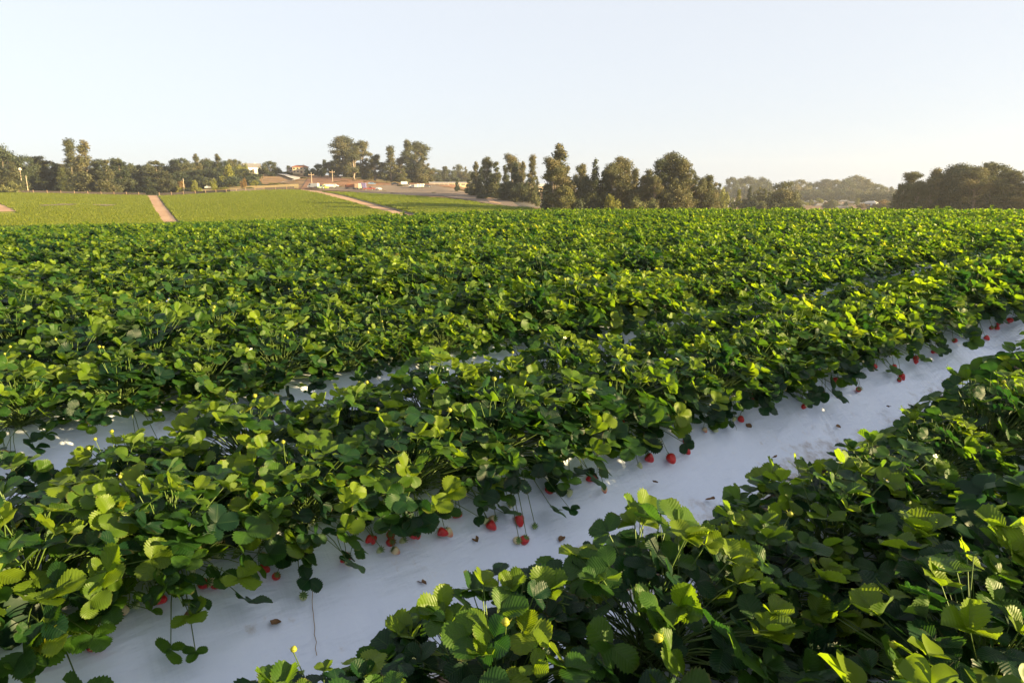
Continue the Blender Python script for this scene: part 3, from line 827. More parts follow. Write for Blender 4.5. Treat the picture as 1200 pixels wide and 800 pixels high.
strip('driveway', [((310,202.4),(310,203.8)),((322,203.2),(321,204.8)),((334,205),(332,206.8)),((342,207.4),(338,209.2)),((352,209.8),(345,211.8)),((351,211.4),(341,213.2)),((340,213.4),(330,215.6)),((331,215),(328,216.4))], M['drive'], .6, r0=262)
strip('dirt_path', [((566,226),(570,226)),((568,232),(573,231)),((574,238),(580,237)),((586,240),(588,239))], M['dirt'], .2, r0=160)
strip('tilled_soil', [((556,226),(552,233)),((580,228),(580,238)),((612,231),(612,244)),((640,234),(640,246.5))], M['ditch'], .08, r0=150)
strip('dry_grass', [((836,243),(836,246)),((870,243.4),(870,246)),((905,244),(905,246))], M['drygrass'], .15, r0=240)
for a in ([((46,243),(47,243.4)),((54,242.2),(54,243.5)),((66,241.8),(66,243.1)),((74,240.9),(75,242.7)),((82,241.4),(83,242.6)),((90,241.0),(91,241.5))], [((108,241.8),(110,242.4)),((117,241.6),(118,243.0)),((124,241.7),(125,243.5)),((130,242.0),(131,243.0)),((137,241.9),(137,242.4))]):
    o = strip('pale_bare_patch', a, M['yard'], .42, None); tag(o, 'long pale bare patch left in the far green field' if a[0][0][0] < 100 else 'shorter pale bare patch nearer the dirt road in the far green field', 'bare patch')

# far crop: floor sheets and one scatter
fieldA = [((-60,226.5),(-60,270)),((0,226.8),(0,270)),((60,227.6),(60,270)),((90,228.3),(100,270)),((130,229.2),(150,270)),((171.5,229.8),(193,270))]
fieldB = [((187,230.2),(216,262)),((230,228.2),(240,262)),((270,226.2),(270,262)),((310,223.6),(330,261)),((352,223.6),(370,260)),((374,227.4),(400,259)),((398,234),(430,258)),((427,242.4),(450,257)),((458,250.5),(462,256))]
fieldC = [((380,225.6),(381,225.8)),((405,226.3),(405,229.8)),((430,227.4),(432,236.6)),((455,228.9),(466,245)),((485,230.6),(494,252)),((520,233),(530,253)),((560,238),(565,252)),((600,244),(602,251)),((636,248),(638,250))]
PF = [strip('far_field', f, M['farcrop'], .06, 'structure', sub=14) for f in (fieldA, fieldB, fieldC)]
def fill(fields, n, seed):
    rs = np.random.RandomState(seed); P = []
    for f in fields:
        A = [px_ground(*p[0]) for p in f]; B = [px_ground(*p[1]) for p in f]
        for i in range(len(f) - 1):
            ar = ((B[i]-A[i]).cross(A[i+1]-A[i]).length + (B[i+1]-A[i+1]).cross(A[i+1]-A[i]).length) / 2
            m = int(ar * n); u = rs.rand(m, 1); v = rs.rand(m, 1)
            a0, a1, b0, b1 = (np.array(q) for q in (A[i], A[i+1], B[i], B[i+1]))
            P.append((a0*(1-u)+a1*u)*(1-v) + (b0*(1-u)+b1*u)*v)
    P = np.concatenate(P)
    r = np.hypot(P[:, 0], P[:, 1]); P = P[r > 104]
    qx, qy, qd = proj(P[:, 0], P[:, 1], P[:, 2]); P = P[~((qx < 26) & (qy > 236.5 + np.clip(qx, 0, 30) * .42) & (qy < 248.8))]
    # snap to rows
    p = P[:, 0]*NX + P[:, 1]*NY; s_ = P[:, 0]*DX + P[:, 1]*DY
    side = rs.choice((-1, 1), len(p)); p = P0 + SPC*np.round((p-P0)/SPC) + side*.28 + rs.uniform(-.12, .12, len(p))
    P[:, 0] = p*NX + s_*DX; P[:, 1] = p*NY + s_*DY; P[:, 2] = base(P[:, 0], P[:, 1]) + .02
    return P
P = fill((fieldA, fieldB, fieldC), 2.2, 9)
print('far crop', len(P))
rs = np.random.RandomState(4); n = len(P); sc = rs.uniform(1.1, 1.5, (n, 1)) * np.array([[1, 1, .95]])
FC = []
for i in range(4):
    V, Fq, A, st = plant_mesh(700 + i, 60, .34, .25, 2, 1, .085, False, sun=0.0)
    A[:, 2] = np.clip(A[:, 2] * .6 + .38, 0, .95)  # lifts every leaf tone, part of the painted sunlight
    FC.append(mesh_obj('plant_shape', V, Fq, M['sunlit_crop_leaf'], attrs={'lf': A}, smooth=True, link=False))
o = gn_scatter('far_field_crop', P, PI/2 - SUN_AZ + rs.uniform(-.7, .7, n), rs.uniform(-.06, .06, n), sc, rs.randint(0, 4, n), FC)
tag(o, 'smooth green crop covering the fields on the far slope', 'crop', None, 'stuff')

# ---------------------------------------------------------------- trees
def foliage_mat(name, stops, tr=.22):
    m, nt, out = new_mat(name); g = G(nt)
    at = g.n('ShaderNodeAttribute', attribute_name='lf'); sp = g.n('ShaderNodeSeparateXYZ'); g.l(at.outputs['Vector'], sp.inputs[0])
    oi = g.n('ShaderNodeObjectInfo')
    f = g.math('ADD', g.math('MULTIPLY', sp.outputs[2], .7), g.math('MULTIPLY', oi.outputs['Random'], .3))
    c = g.ramp(f, stops)
    b = g.bsdf(c, .6, .25); t = g.n('ShaderNodeBsdfTranslucent'); g.l(g.mix(.4, c, (.16, .16, .03)), t.inputs[0])
    mx = g.n('ShaderNodeMixShader'); mx.inputs[0].default_value = tr
    g.l(b.outputs[0], mx.inputs[1]); g.l(t.outputs[0], mx.inputs[2]); g.l(mx.outputs[0], out.inputs[0]); return m
M['gum'] = foliage_mat('gum_leaves', [(0, (.035, .045, .028)), (.5, (.085, .09, .042)), (1, (.19, .15, .07))], .28)
M['dense'] = foliage_mat('evergreen_leaves', [(0, (.018, .030, .020)), (.5, (.042, .056, .028)), (1, (.10, .095, .04))], .2)
M['yellow'] = foliage_mat('yellow_green_leaves', [(0, (.09, .10, .02)), (.5, (.16, .17, .03)), (1, (.26, .23, .04))], .35)
M['orange'] = foliage_mat('orange_leaves', [(0, (.10, .06, .025)), (.5, (.17, .105, .04)), (1, (.24, .15, .06))], .3)
M['shrub'] = foliage_mat('shrub_leaves', [(0, (.05, .065, .03)), (.5, (.10, .11, .04)), (1, (.19, .17, .06))], .25)
M['bark'] = plain('pale_bark', (.20, .16, .13), .8, .2, .35, 1.5)
M['dbark'] = plain('grey_bark', (.12, .095, .075), .85, .2, .3, 2)
def leaf_cloud(clumps, n, size, rng_seed, hang=.0):
    """clumps: (x,y,z,rx,ry,rz). n quads spread over the clumps, denser at their rims"""
    rs = np.random.RandomState(rng_seed); C = np.array(clumps)
    vol = C[:, 3]*C[:, 4]*C[:, 5]; pr = vol ** .75; pr /= pr.sum()
    idx = rs.choice(len(C), n, p=pr)
    d = rs.normal(size=(n, 3)); d /= np.linalg.norm(d, axis=1)[:, None]
    rad = rs.rand(n, 1) ** .42 * (1 + .27 * rs.normal(size=(n, 1)))
    P = C[idx, :3] + d * rad * C[idx, 3:6]
    nr = d + rs.normal(size=(n, 3)) * .75; nr /= np.linalg.norm(nr, axis=1)[:, None]
    up = rs.normal(size=(n, 3)) + np.array([0, 0, -hang]); a = np.cross(nr, up); a /= np.linalg.norm(a, axis=1)[:, None]
    b = np.cross(nr, a); sz = size * rs.uniform(.5, 1.35, (n, 1))
    asp = rs.uniform(.45, .9, (n, 1))
    V = np.stack([P - a*sz*asp, P - b*sz, P + a*sz*asp, P + b*sz], 1).reshape(-1, 3)
    Fq = np.arange(n*4).reshape(n, 4)
    cr = rs.rand(len(C)); v = np.clip(.65*cr[idx] + .35*rs.rand(n), 0, 1)
    A = np.zeros((n*4, 3)); A[:, 2] = np.repeat(v, 4)
    return V, Fq, A
def tree_kind(kind, seed):
    """returns (crown data, trunk data); unit: height 1, width as built"""
    rng = random.Random(seed); mb = MB(); cl = []
    hs = 15.0                                            # modelled 15 m tall
    def limb(p, q, r0, r1, n=4):
        pts = [Vector(p).lerp(Vector(q), t) + Vector((rng.uniform(-.12, .12), rng.uniform(-.12, .12), 0)) * (1 if 0 < t < 1 else 0) for t in np.linspace(0, 1, n)]
        mb.tube(pts, [r0 + (r1-r0)*t for t in np.linspace(0, 1, n)], 6); return pts[-1]
    if kind == 'gum':                                    # tall airy eucalyptus
        w = 3.1; bend = rng.uniform(-.4, .4)
        forks = [(rng.uniform(-.9, .9) + bend, rng.uniform(-.9, .9), hs * .86) for _ in range(2)] + [(rng.uniform(-1.6, 1.6), rng.uniform(-1.2, 1.2), hs * rng.uniform(.6, .72))]
        f0 = limb((0, 0, 0), (bend * .3, 0, hs * .30), .34, .24)
        for f in forks:
            limb(f0, f, .2, .05, 6)
            cl.append((f[0], f[1], f[2], 1.3, 1.3, 1.5))
        for i in range(32):
            h = rng.uniform(.22, .97); a = rng.uniform(0, 6.28); rr = w * rng.uniform(.25, 1) * (1 - max(0, h - .55) * 1.35) * (.72 if h < .36 else 1)
            c = (rr*math.cos(a) + bend*h, rr*math.sin(a), hs*h)
            limb((bend*.4*h, 0, hs*max(.2, h - .16)), c, .09, .03, 3)
            k = rng.uniform(.5, 1.25)
            cl.append((*c, k*1.05, k*1.05, k*rng.uniform(.75, 1.25)))
        n, size = 12000, .15
    elif kind == 'slim':
        f0 = limb((0, 0, 0), (0, 0, hs*.95), .25, .04, 7)
        for i in range(20):
            h = .2 + .78*i/19; a = i*2.4 + rng.uniform(-.5, .5); rr = rng.uniform(.2, 1.15)*(1.15 - h)*1.5
            c = (rr*math.cos(a), rr*math.sin(a), hs*h); limb((0, 0, hs*(h-.06)), c, .05, .02, 3)
            k = rng.uniform(.55, 1.0); cl.append((*c, k, k, k*1.15))
        n, size = 8000, .16
    elif kind == 'column':                               # dense upright
        limb((0, 0, 0), (0, 0, hs*.8), .3, .08, 5)
        for i in range(34):
            h = rng.uniform(.06, .95); a = rng.uniform(0, 6.28)
            prof = min(1, (h+.15)*2.6) * (1-h)**.6 * 1.25
            rr = 2.0*prof*rng.uniform(.2, .9); k = rng.uniform(.8, 1.3) * (1.15 - .75*h)
            cl.append((rr*math.cos(a), rr*math.sin(a), hs*h, k, k, k*1.5))
        n, size = 12000, .18
    elif kind == 'broad':                                # wide crowned, several domes
        for i in range(5):
            a = i*1.26 + rng.uniform(-.3, .3); limb((0, 0, 0) if i == 0 else (0, 0, hs*.2), (3.2*math.cos(a), 3.2*math.sin(a), hs*.62), .3, .08, 5)
        for i in range(60):
            a = rng.uniform(0, 6.28); q = rng.random()**.5; h = rng.uniform(.08, .60) if q > .75 else rng.uniform(.12, .90*(1-.35*q*q))
            rr = 5.6*q*(.9 if h < .25 else 1); k = rng.uniform(1.1, 2.0)
            cl.append((rr*math.cos(a), rr*math.sin(a), hs*h, k*1.15, k*1.15, k))
        for i in range(9):
            a = rng.uniform(0, 6.28); rr = rng.uniform(.5, 4.5); cl.append((rr*math.cos(a), rr*math.sin(a), hs*(.88-.035*rr), 1.3, 1.3, 1.1))
        n, size = 15000, .25
    else:                                                # bush
        for i in range(16):
            a = rng.uniform(0, 6.28); q = rng.random()**.5; h = rng.uniform(.12, .82*(1-.5*q*q)); k = rng.uniform(1.6, 3.0)
            cl.append((6.2*q*math.cos(a), 6.2*q*math.sin(a), hs*h, k*1.2, k*1.2, k))
        limb((0, 0, 0), (0, 0, hs*.4), .5, .2, 3)
        n, size = 3000, .55
    V, Fq, A = leaf_cloud(cl, n, size, seed + 9, .5 if kind == 'gum' else 0)
    zmin = 0.0; top = np.percentile(V[:, 2], 99.7); wd = np.percentile(np.abs(V[:, :2]), 97) * 2
    V[:, 2] = np.maximum(V[:, 2], .05)
    cr = mesh_obj('crown', V, Fq, M['gum'], attrs={'lf': A}, link=False)
    tk = mesh_obj('trunk', mb.v, mb.f, M['bark'] if kind in ('gum', 'slim') else M['dbark'], smooth=True, link=False)
    return cr.data, tk.data, top, wd
KINDS = {}
for kd, cnt in (('gum', 5), ('slim', 3), ('column', 3), ('broad', 5), ('bush', 3)):
    KINDS[kd] = [tree_kind(kd, 40 + 7*i + len(kd)*100) for i in range(cnt)]
MATV = {}
def with_mat(me, matk):
    key = (me.name, matk)
    if key not in MATV:
        m2 = me.copy(); m2.materials.clear(); m2.materials.append(M[matk]); MATV[key] = m2
    return MATV[key]
TCOUNT = {}
TREES = []
def tree(px, ytop, r, kind, wpx, matk='gum', name='tree', zone='', look=''):
    b = at_far(px, r); rng = random.Random(int(px*17 + ytop*3 + r))
    d = KINDS[kind][rng.randrange(len(KINDS[kind]))]
    hgt = zat(r, px, ytop) - b.z
    wm = wpx / F * r * 1.08
    t = empty(name, b - Vector((0, 0, .1)), rng.uniform(0, 6.28), None, 'bush' if kind == 'bush' else 'tree')
    sz_ = max(hgt, .4) / d[2]; sw = wm / d[3]
    t.scale = (sw, sw, sz_)
    child('crown', with_mat(d[0], matk), t); child('trunk', d[1], t)
    TREES.append((zone, look, px, t, hgt))
zL = 'beyond the left field'
Lk = {'gum': 'airy gum tree', 'slim': 'slim gum tree', 'column': 'dense upright tree', 'broad': 'broad round tree', 'bush': 'low bush'}
def T(zone, r, lst):
    for e in lst:
        px, yt, kd, w = e[:4]; mk = e[4] if len(e) > 4 else ('gum' if kd in ('gum', 'slim') else 'dense')
        nm = {'gum': 'gum_tree', 'slim': 'gum_tree', 'column': 'upright_tree', 'broad': 'broad_tree', 'bush': 'bush'}[kd]
        lk = {'yellow': 'yellowish ', 'orange': 'orange ', 'shrub': 'olive '}.get(mk, '') + Lk[kd]
        rr = e[5] if len(e) > 5 else r
        tree(px, yt, rr + (int(px * 31 + yt * 17) % 7 - 3) * (r / 60), kd, w, mk, nm, zone, lk)
T('behind the fence of the left field', 272, [
 (-14,176,'broad',34),(5,171,'broad',30),(-2,196,'column',18,'gum'),(18,190,'column',16,'gum'),(33,183,'broad',22),(45,183,'gum',20),(30,200,'broad',22,'dense',282),(56,188,'column',18),(66,190,'column',16),(76,192,'gum',14),
 (88,163,'slim',13,'gum'),(90,194,'column',16,'gum'),(105,166,'column',21,'gum'),(97,196,'column',12,'dense'),(116,190,'column',15,'dense'),(127,188,'column',17,'gum'),(136,186,'broad',20,'dense',290),(143,187,'column',18,'dense'),
 (155,192,'broad',18,'dense',292),(165,194,'column',18,'gum'),(176,192,'broad',18,'gum',290),(186,189,'column',22,'gum'),(198,202,'column',13,'gum'),(12,212,'bush',14,'shrub'),(44,207,'slim',7,'yellow'),(60,215,'bush',10,'shrub'),
 (22,205,'column',14,'dense'),(80,205,'column',14,'dense'),(98,205,'column',15,'dense'),(110,214,'bush',12,'shrub'),(134,208,'column',12,'dense'),(154,205,'column',14,'dense'),(175,208,'column',13,'dense'),(75,196,'slim',8,'shrub')])
T('on the ridge behind the left tree line', 330, [
 (12,184,'broad',26),(62,190,'broad',22),(120,187,'broad',20),(140,192,'broad',22),(160,194,'broad',20),(178,194,'broad',20,'gum'),(198,196,'broad',24),(150,199,'broad',30),(100,199,'broad',30),(70,199,'broad',34),(40,197,'broad',30)])
T('on the wooded slope below the white house', 315, [
 (207,187,'broad',20),(217,186,'broad',20,'dense'),(225,191,'broad',24,'gum'),(233,181,'column',12,'gum'),(243,186,'broad',18,'gum'),(250,188,'broad',20,'dense'),(258,181,'column',14,'gum'),(266,189,'broad',16),(272,187,'broad',13,'gum'),(279,187,'broad',12,'gum'),
 (212,202,'broad',20,'dense',296),(228,200,'broad',26,'dense',298),(246,198,'broad',26,'dense',300),(262,196,'broad',26,'dense',302),(276,197,'broad',22,'dense',304),(288,198,'broad',20,'dense',306),(290,205,'bush',22,'dense',296),(270,206,'bush',24,'dense',290),(250,208,'bush',24,'dense',284),(232,208,'bush',22,'dense',282),(300,203,'bush',14,'dense',310),
 (269,193,'bush',12,'yellow',300),(280,193,'bush',10,'yellow',303),(289,191,'bush',6,'yellow',310)])
T('in the scrub behind the fields', 272, [
 (205,216,'bush',9,'yellow'),(212,212,'bush',9,'orange'),(214,219,'bush',10,'yellow'),(228,211,'bush',8,'yellow'),(231,217,'bush',9,'yellow'),(237,213,'bush',8,'orange'),(222,220,'bush',10,'shrub'),
 (250,210,'bush',7,'yellow'),(262,219,'bush',14,'yellow'),(268,212,'bush',8,'yellow'),(274,215,'bush',14,'shrub'),(284,215,'bush',12,'orange'),(292,219,'bush',12,'shrub'),(299,211,'bush',8,'yellow'),(304,216,'bush',9,'yellow'),(312,217,'bush',10,'shrub'),(322,214,'bush',12,'yellow'),(330,218,'bush',9,'shrub'),(338,219,'bush',8,'orange'),(286,209,'bush',6,'orange'),(294,222,'bush',8,'yellow')])
T('beside the driveway and the yellow house', 342, [
 (318,189,'broad',15,'dense'),(330,200.5,'bush',14,'dense',372),(338,201,'bush',14,'dense',374),(346,203,'bush',10,'dense',368),(352,207,'bush',12,'dense',318),(340,194,'slim',5,'gum',370),(356,208,'bush',10,'dense',312),(361,210,'bush',8,'yellow',310),(362,197,'bush',6,'shrub'),(308,196,'bush',8,'dense',360),(328,197,'bush',10,'dense',370)])
T('on the crest of the brown hill', 330, [
 (366,197,'bush',12,'dense',345),(376,192,'broad',13,'dense',340),(382,187,'slim',5,'dense',350),(388,190,'gum',14,'dense'),(397,181,'gum',15),(405,159,'gum',24),(409,176,'column',16,'gum',326),(416,172,'gum',15),(426,165,'gum',17),(431,186,'column',13,'gum',324),(440,181,'gum',13),(449,190,'gum',15,'gum'),(459,171,'slim',12),(456,196,'bush',10,'shrub'),(471,184,'gum',13),
 (479,164,'slim',11),(489,166,'gum',24),(484,184,'column',17,'dense',326),(495,180,'column',16,'gum',324),(502,192,'column',12,'gum',326),(421,192,'column',16,'dense',334),(394,196,'broad',14,'dense',336),(436,196,'column',12,'gum',330),(472,198,'column',12,'shrub',322),(464,192,'column',10,'gum',335),(446,200,'bush',14,'shrub'),(412,196,'column',13,'gum',332)])
T('far behind the gravel yard', 430, [
 (508,197,'broad',14),(514,199,'broad',14,'dense'),(522,195,'slim',8),(526,199,'broad',14,'dense'),(537,193,'broad',13,'gum'),(546,196,'column',8,'gum'),(552,201,'broad',14,'gum'),(517,206,'bush',18,'shrub'),(531,207,'bush',16,'dense'),(545,206,'bush',16,'dense')])
T('on the dark bank beside the yard', 205, [
 (536,209,'column',5,'dense',245),(550,210,'column',9,'dense',225),(558,190,'column',13,'gum',215),(564,196,'column',12,'dense',212),(571,184,'gum',12,'gum',208),(581,190,'column',15,'dense',205),(578,205,'broad',16,'dense',204),(592,194,'column',13,'dense',203),(601,180,'gum',18,'gum',200),(604,192,'column',18,'dense',200),(613,190,'column',13,'gum',198),(624,181,'slim',10,'gum',196),(620,204,'column',12,'dense',196),(629,208,'column',9,'gum',195),(596,212,'broad',22,'dense',198),(612,214,'broad',22,'dense',196),
 (552,222,'bush',12,'dense',212),(566,226,'bush',12,'dense',200),(628,224,'bush',10,'shrub',190)])
T('in the tall central tree screen', 142, [
 (655,170,'column',34,'gum'),(649,184,'gum',22,'gum'),(664,196,'column',18,'gum',138),(644,200,'column',15,'dense',146),(660,218,'broad',24,'shrub',136),(680,192,'gum',16,'gum',150),(675,212,'broad',20,'dense',146),(688,206,'broad',20,'dense',150),(697,188,'column',18,'dense',148),(708,200,'column',18,'dense',150),(716,191,'gum',20,'gum'),(728,184,'gum',24,'gum'),(722,206,'broad',28,'gum',145),(734,196,'column',15,'gum',148),
 (744,197,'slim',11,'gum',146),(740,214,'broad',22,'dense',148),(752,205,'gum',16,'gum'),(760,198,'slim',12,'gum'),(768,205,'gum',14,'gum'),(778,186,'gum',22,'dense'),(786,178,'gum',26,'gum',144),(795,190,'column',24,'gum',142),(804,186,'gum',22,'gum',140),(812,200,'column',18,'gum'),(770,214,'broad',26,'gum',138),(790,212,'broad',28,'gum',137),(810,216,'broad',24,'gum',138),(718,228,'bush',16,'yellow',132),(700,228,'bush',20,'dense',140),(754,228,'bush',18,'gum',134),
 (822,208,'gum',12,'gum'),(830,205,'slim',14,'gum'),(832,222,'broad',20,'gum',138),(838,214,'column',10,'gum'),(748,230,'bush',14,'shrub',130),(676,232,'bush',18,'dense',138),(765,232,'bush',12,'shrub',131),(640,226,'bush',10,'dense',145)])
T('in the gap right of the tall screen', 240, [
 (843,215,'column',8,'dense',260),(849,220,'bush',9,'yellow'),(850,227,'bush',10,'yellow',236),(862,232,'bush',9,'shrub'),(866,222,'slim',6,'yellow'),(871,232,'bush',8,'shrub'),(879,219,'column',9,'dense'),(884,226,'column',8,'dense',236),(890,220,'column',11,'shrub'),(896,221,'column',9,'shrub'),(902,225,'column',9,'shrub'),(880,236,'bush',12,'dense',230),(896,236,'bush',14,'shrub',230),(921,213,'broad',26,'gum',225),(914,222,'broad',18,'dense',225),(930,226,'broad',16,'dense',226),(921,232,'bush',26,'dense',220)])
T('on the hazy skyline behind the rooftops', 620, [
 (857,208,'broad',14),(866,209,'gum',14,'gum'),(878,207,'broad',22,'gum'),(893,208,'broad',18,'dense'),(900,214,'broad',12,'dense'),(937,211,'broad',20,'gum'),(947,214,'broad',14,'dense'),(958,213,'broad',16,'gum'),(968,210,'gum',15,'gum'),(978,211,'broad',18,'gum'),(990,210,'broad',18,'dense'),(1000,206,'broad',22,'gum'),(1008,214,'broad',14,'gum'),(1015,210,'slim',9,'gum'),(1020,214,'broad',14,'gum'),(1028,216,'broad',14,'gum'),(1036,219,'broad',10,'gum'),(1044,219,'column',8,'gum'),(1050,222,'broad',12,'gum'),
 (968,222,'broad',18,'dense',580),(952,222,'broad',20,'dense',580),(985,222,'broad',20,'dense',580),(1003,222,'broad',20,'gum',580),(938,224,'broad',16,'dense',580),(1060,220,'broad',16,'gum'),(1075,220,'broad',18,'gum')])
T('among the rooftops of the far town', 440, [
 (936,232,'bush',9,'shrub'),(943,236,'bush',8,'yellow'),(950,234,'bush',7,'shrub'),(957,237,'bush',9,'orange'),(972,236,'broad',10,'orange',400),(977,234,'broad',10,'shrub',405),(969,240,'bush',8,'dense',395),(1006,232,'slim',5,'yellow'),(1013,238,'bush',10,'orange',410),(1020,241,'bush',8,'orange',400),(1036,234,'broad',15,'orange',330),(1031,240,'broad',12,'shrub',325),(1028,241,'bush',13,'dense',315),(1048,236,'broad',12,'shrub',320),(1056,232,'broad',14,'dense',310),
 (983,238,'bush',6,'shrub',420),(1002,238,'bush',8,'shrub',430),(962,232,'bush',7,'yellow',460)])
T('in the big grove at the right end', 176, [
 (1054,216,'column',10,'gum'),(1068,201,'gum',20,'gum'),(1062,216,'broad',18,'gum'),(1076,212,'gum',16,'gum'),(1084,222,'broad',18,'dense'),(1095,197,'slim',13,'gum'),(1092,208,'gum',16,'gum'),(1102,210,'broad',20,'dense'),(1113,200,'broad',26,'dense'),(1120,192,'gum',28,'dense'),(1132,196,'broad',30,'dense'),(1142,195,'gum',24,'gum'),(1153,200,'broad',28,'dense'),(1162,190,'gum',26,'dense'),(1174,197,'broad',26,'dense'),(1184,200,'gum',20,'gum'),
 (1120,214,'broad',34,'dense',170),(1144,216,'broad',34,'dense',170),(1166,214,'broad',32,'dense',170),(1104,228,'broad',24,'dense',172),(1070,230,'bush',22,'gum',174),(1196,214,'broad',22,'dense'),(1208,206,'gum',24,'gum'),(1226,198,'broad',34,'dense'),(1182,222,'broad',18,'gum',168),(1250,200,'broad',34,'dense')])
T('along the edges of the gravel yard', 250, [(395,214,'bush',8,'shrub',300),(404,215,'bush',9,'orange',298),(415,214,'bush',7,'shrub',300),(427,216,'bush',8,'shrub',296),(441,216,'bush',9,'orange',294),(452,215,'bush',7,'shrub',296),(470,216,'bush',9,'shrub',292),(512,217,'bush',8,'shrub',290),(523,219,'bush',9,'orange',280),(534,221,'bush',8,'shrub',262),(541,224,'bush',8,'dense',244),(398,221,'bush',5,'yellow',262),(450,225.5,'bush',5,'shrub',240),(460,226.5,'bush',6,'orange',236),(508,228,'bush',7,'shrub',228)])
# labels for the trees
grp = {}
for z_, lk, px, t, h in TREES: grp.setdefault((z_, lk), []).append((px, t, h))
for (z_, lk), L_ in grp.items():
    L_.sort(key=lambda q: q[0]); n = len(L_)
    for i, (px, t, h) in enumerate(L_, 1):
        if n == 1: t['label'] = '%s %s' % (lk, z_)
        elif i == 1: t['label'] = 'leftmost %s %s' % (lk, z_)
        elif i == n: t['label'] = 'rightmost %s %s' % (lk, z_)
        else: t['label'] = '%s %s from left %s' % (ordinal(i), lk, z_)
        t['group'] = 'trees and bushes ' + z_
print('trees', len(TREES), max(len(t[3]['label'].split()) for t in TREES))

# ---------------------------------------------------------------- hedge, fence, poles
hc = at_far(1029, 470); hb = []
rng = random.Random(3)
V, Fq, A = leaf_cloud([(x, rng.uniform(-1, 1), 2.2 + rng.uniform(-.2, .2), 2.0, 1.6, 3.4) for x in np.linspace(-10, 10, 18)], 9000, .4, 5)
o = mesh_obj('hedge', V, Fq, M['dense'], attrs={'lf': A}); o.location = hc + Vector((0, 0, 1.4)); o.rotation_euler = (0, 0, -az_of(1029)); o.scale = (1, 1, 1.0)
tag(o, 'long clipped dark hedge standing above the rooftops left of the big grove', 'hedge')
M['siltcloth'] = plain('dark_fence_cloth', (.045, .035, .032), .85); M['wood'] = plain('grey_wood', (.30, .20, .14), .85, .2, .3, 3); M['polewood'] = plain('pale_pole_wood', (.36, .29, .23), .8, .2, .2, 2)  # poles have a pale tan wood of their own
fpts = [px_ground(x, y, r0=200) for x, y in ((-60,226.2),(0,226.8),(50,227.4),(90,228.2),(130,229.0),(171,229.8))]
def fence(pts, label, h=.95, gap=3.6):
    t = empty('field_fence', pts[0], 0, label, 'fence', 'low dark fences along the far field edge')
    mb = MB(); tot = 0
    for a, b in zip(pts, pts[1:]):
        a, b = a - pts[0], b - pts[0]; d = (b - a); n = Vector((-d.y, d.x, 0)).normalized() * .02
        k = len(mb.v)
        for p in (a, b):
            for z in (.0, h):
                for sgn in (-1, 1): mb.v.append(tuple(p + n*sgn + Vector((0, 0, z))))
        mb.f += [(k, k+4, k+6, k+2), (k+1, k+3, k+7, k+5), (k+2, k+6, k+7, k+3), (k, k+1, k+5, k+4), (k, k+2, k+3, k+1), (k+4, k+5, k+7, k+6)]
    mb.build('cloth', M['siltcloth'], t)
    pm = MB().box(-.06, .06, -.06, .06, -.2, h + .22).build('post', M['wood'], t); first = True; carry = 0
    for a, b in zip(pts, pts[1:]):
        L = (b - a).length; s = carry
        while s < L:
            p = a.lerp(b, s / L) - pts[0] + Vector((0, -.1, 0))
            if first: pm.location = p; first = False
            else:
                c = pm.copy(); COL.objects.link(c); c.parent = t; c.location = p
            s += gap
        carry = s - L
    return t
fence(fpts, 'low dark cloth fence with posts along the back edge of the left field')
fence([px_ground(x, y, r0=200) for x, y in ((187,229.9),(230,227.9),(270,225.9),(310,223.3),(345,222))], 'low dark cloth fence with posts between dirt road and brown hill')
def pole(px, r, ytop, label, arm=True):
    b = at_far(px, r); h = zat(r, px, ytop) - b.z
    t = empty('utility_pole', b, -az_of(px), label, 'pole', 'wooden utility poles')
    MB().tube([(0, 0, -.3), (0, 0, h)], [.13, .09], 8).build('shaft', M['polewood'], t)
    if arm:
        MB().box(-1.0, 1.0, -.08, .08, h - .7, h - .52).build('crossarm', M['wood'], t)
        for x in (-.85, 0, .85): MB().tube([(x, 0, h - .52 if x else h), (x, 0, (h - .52 if x else h) + .25)], .06, 6).build('insulator', M['drive'], t)
pole(33, 262, 206, 'pale wooden pole standing among the trees behind the left field', False)
pole(216, 262, 209.5, 'pale wooden pole between the upright trees and the yellow bushes', False)
pole(366, 262, 203, 'thin pole at the left foot of the brown hill')
pole(390.5, 290, 200, 'bright pale pole on the brown hill below the tall gum trees')
pole(27, 266, 200, 'slender pole carrying a small pale lamp left of the wooden pole', False)
lb = at_far(27, 266); o = mesh_obj('x', *lathe([(.05, 0), (.42, .1), (.5, .4), (.3, .75), (.05, .85)], 10), M['drive']); o.name = 'lamp_head'
pl = [q for q in COL.objects if q.get('label', '').startswith('slender pole carrying')][0]; o.parent = pl; o.location = (0, 0, zat(266, 27, 200) - lb.z)

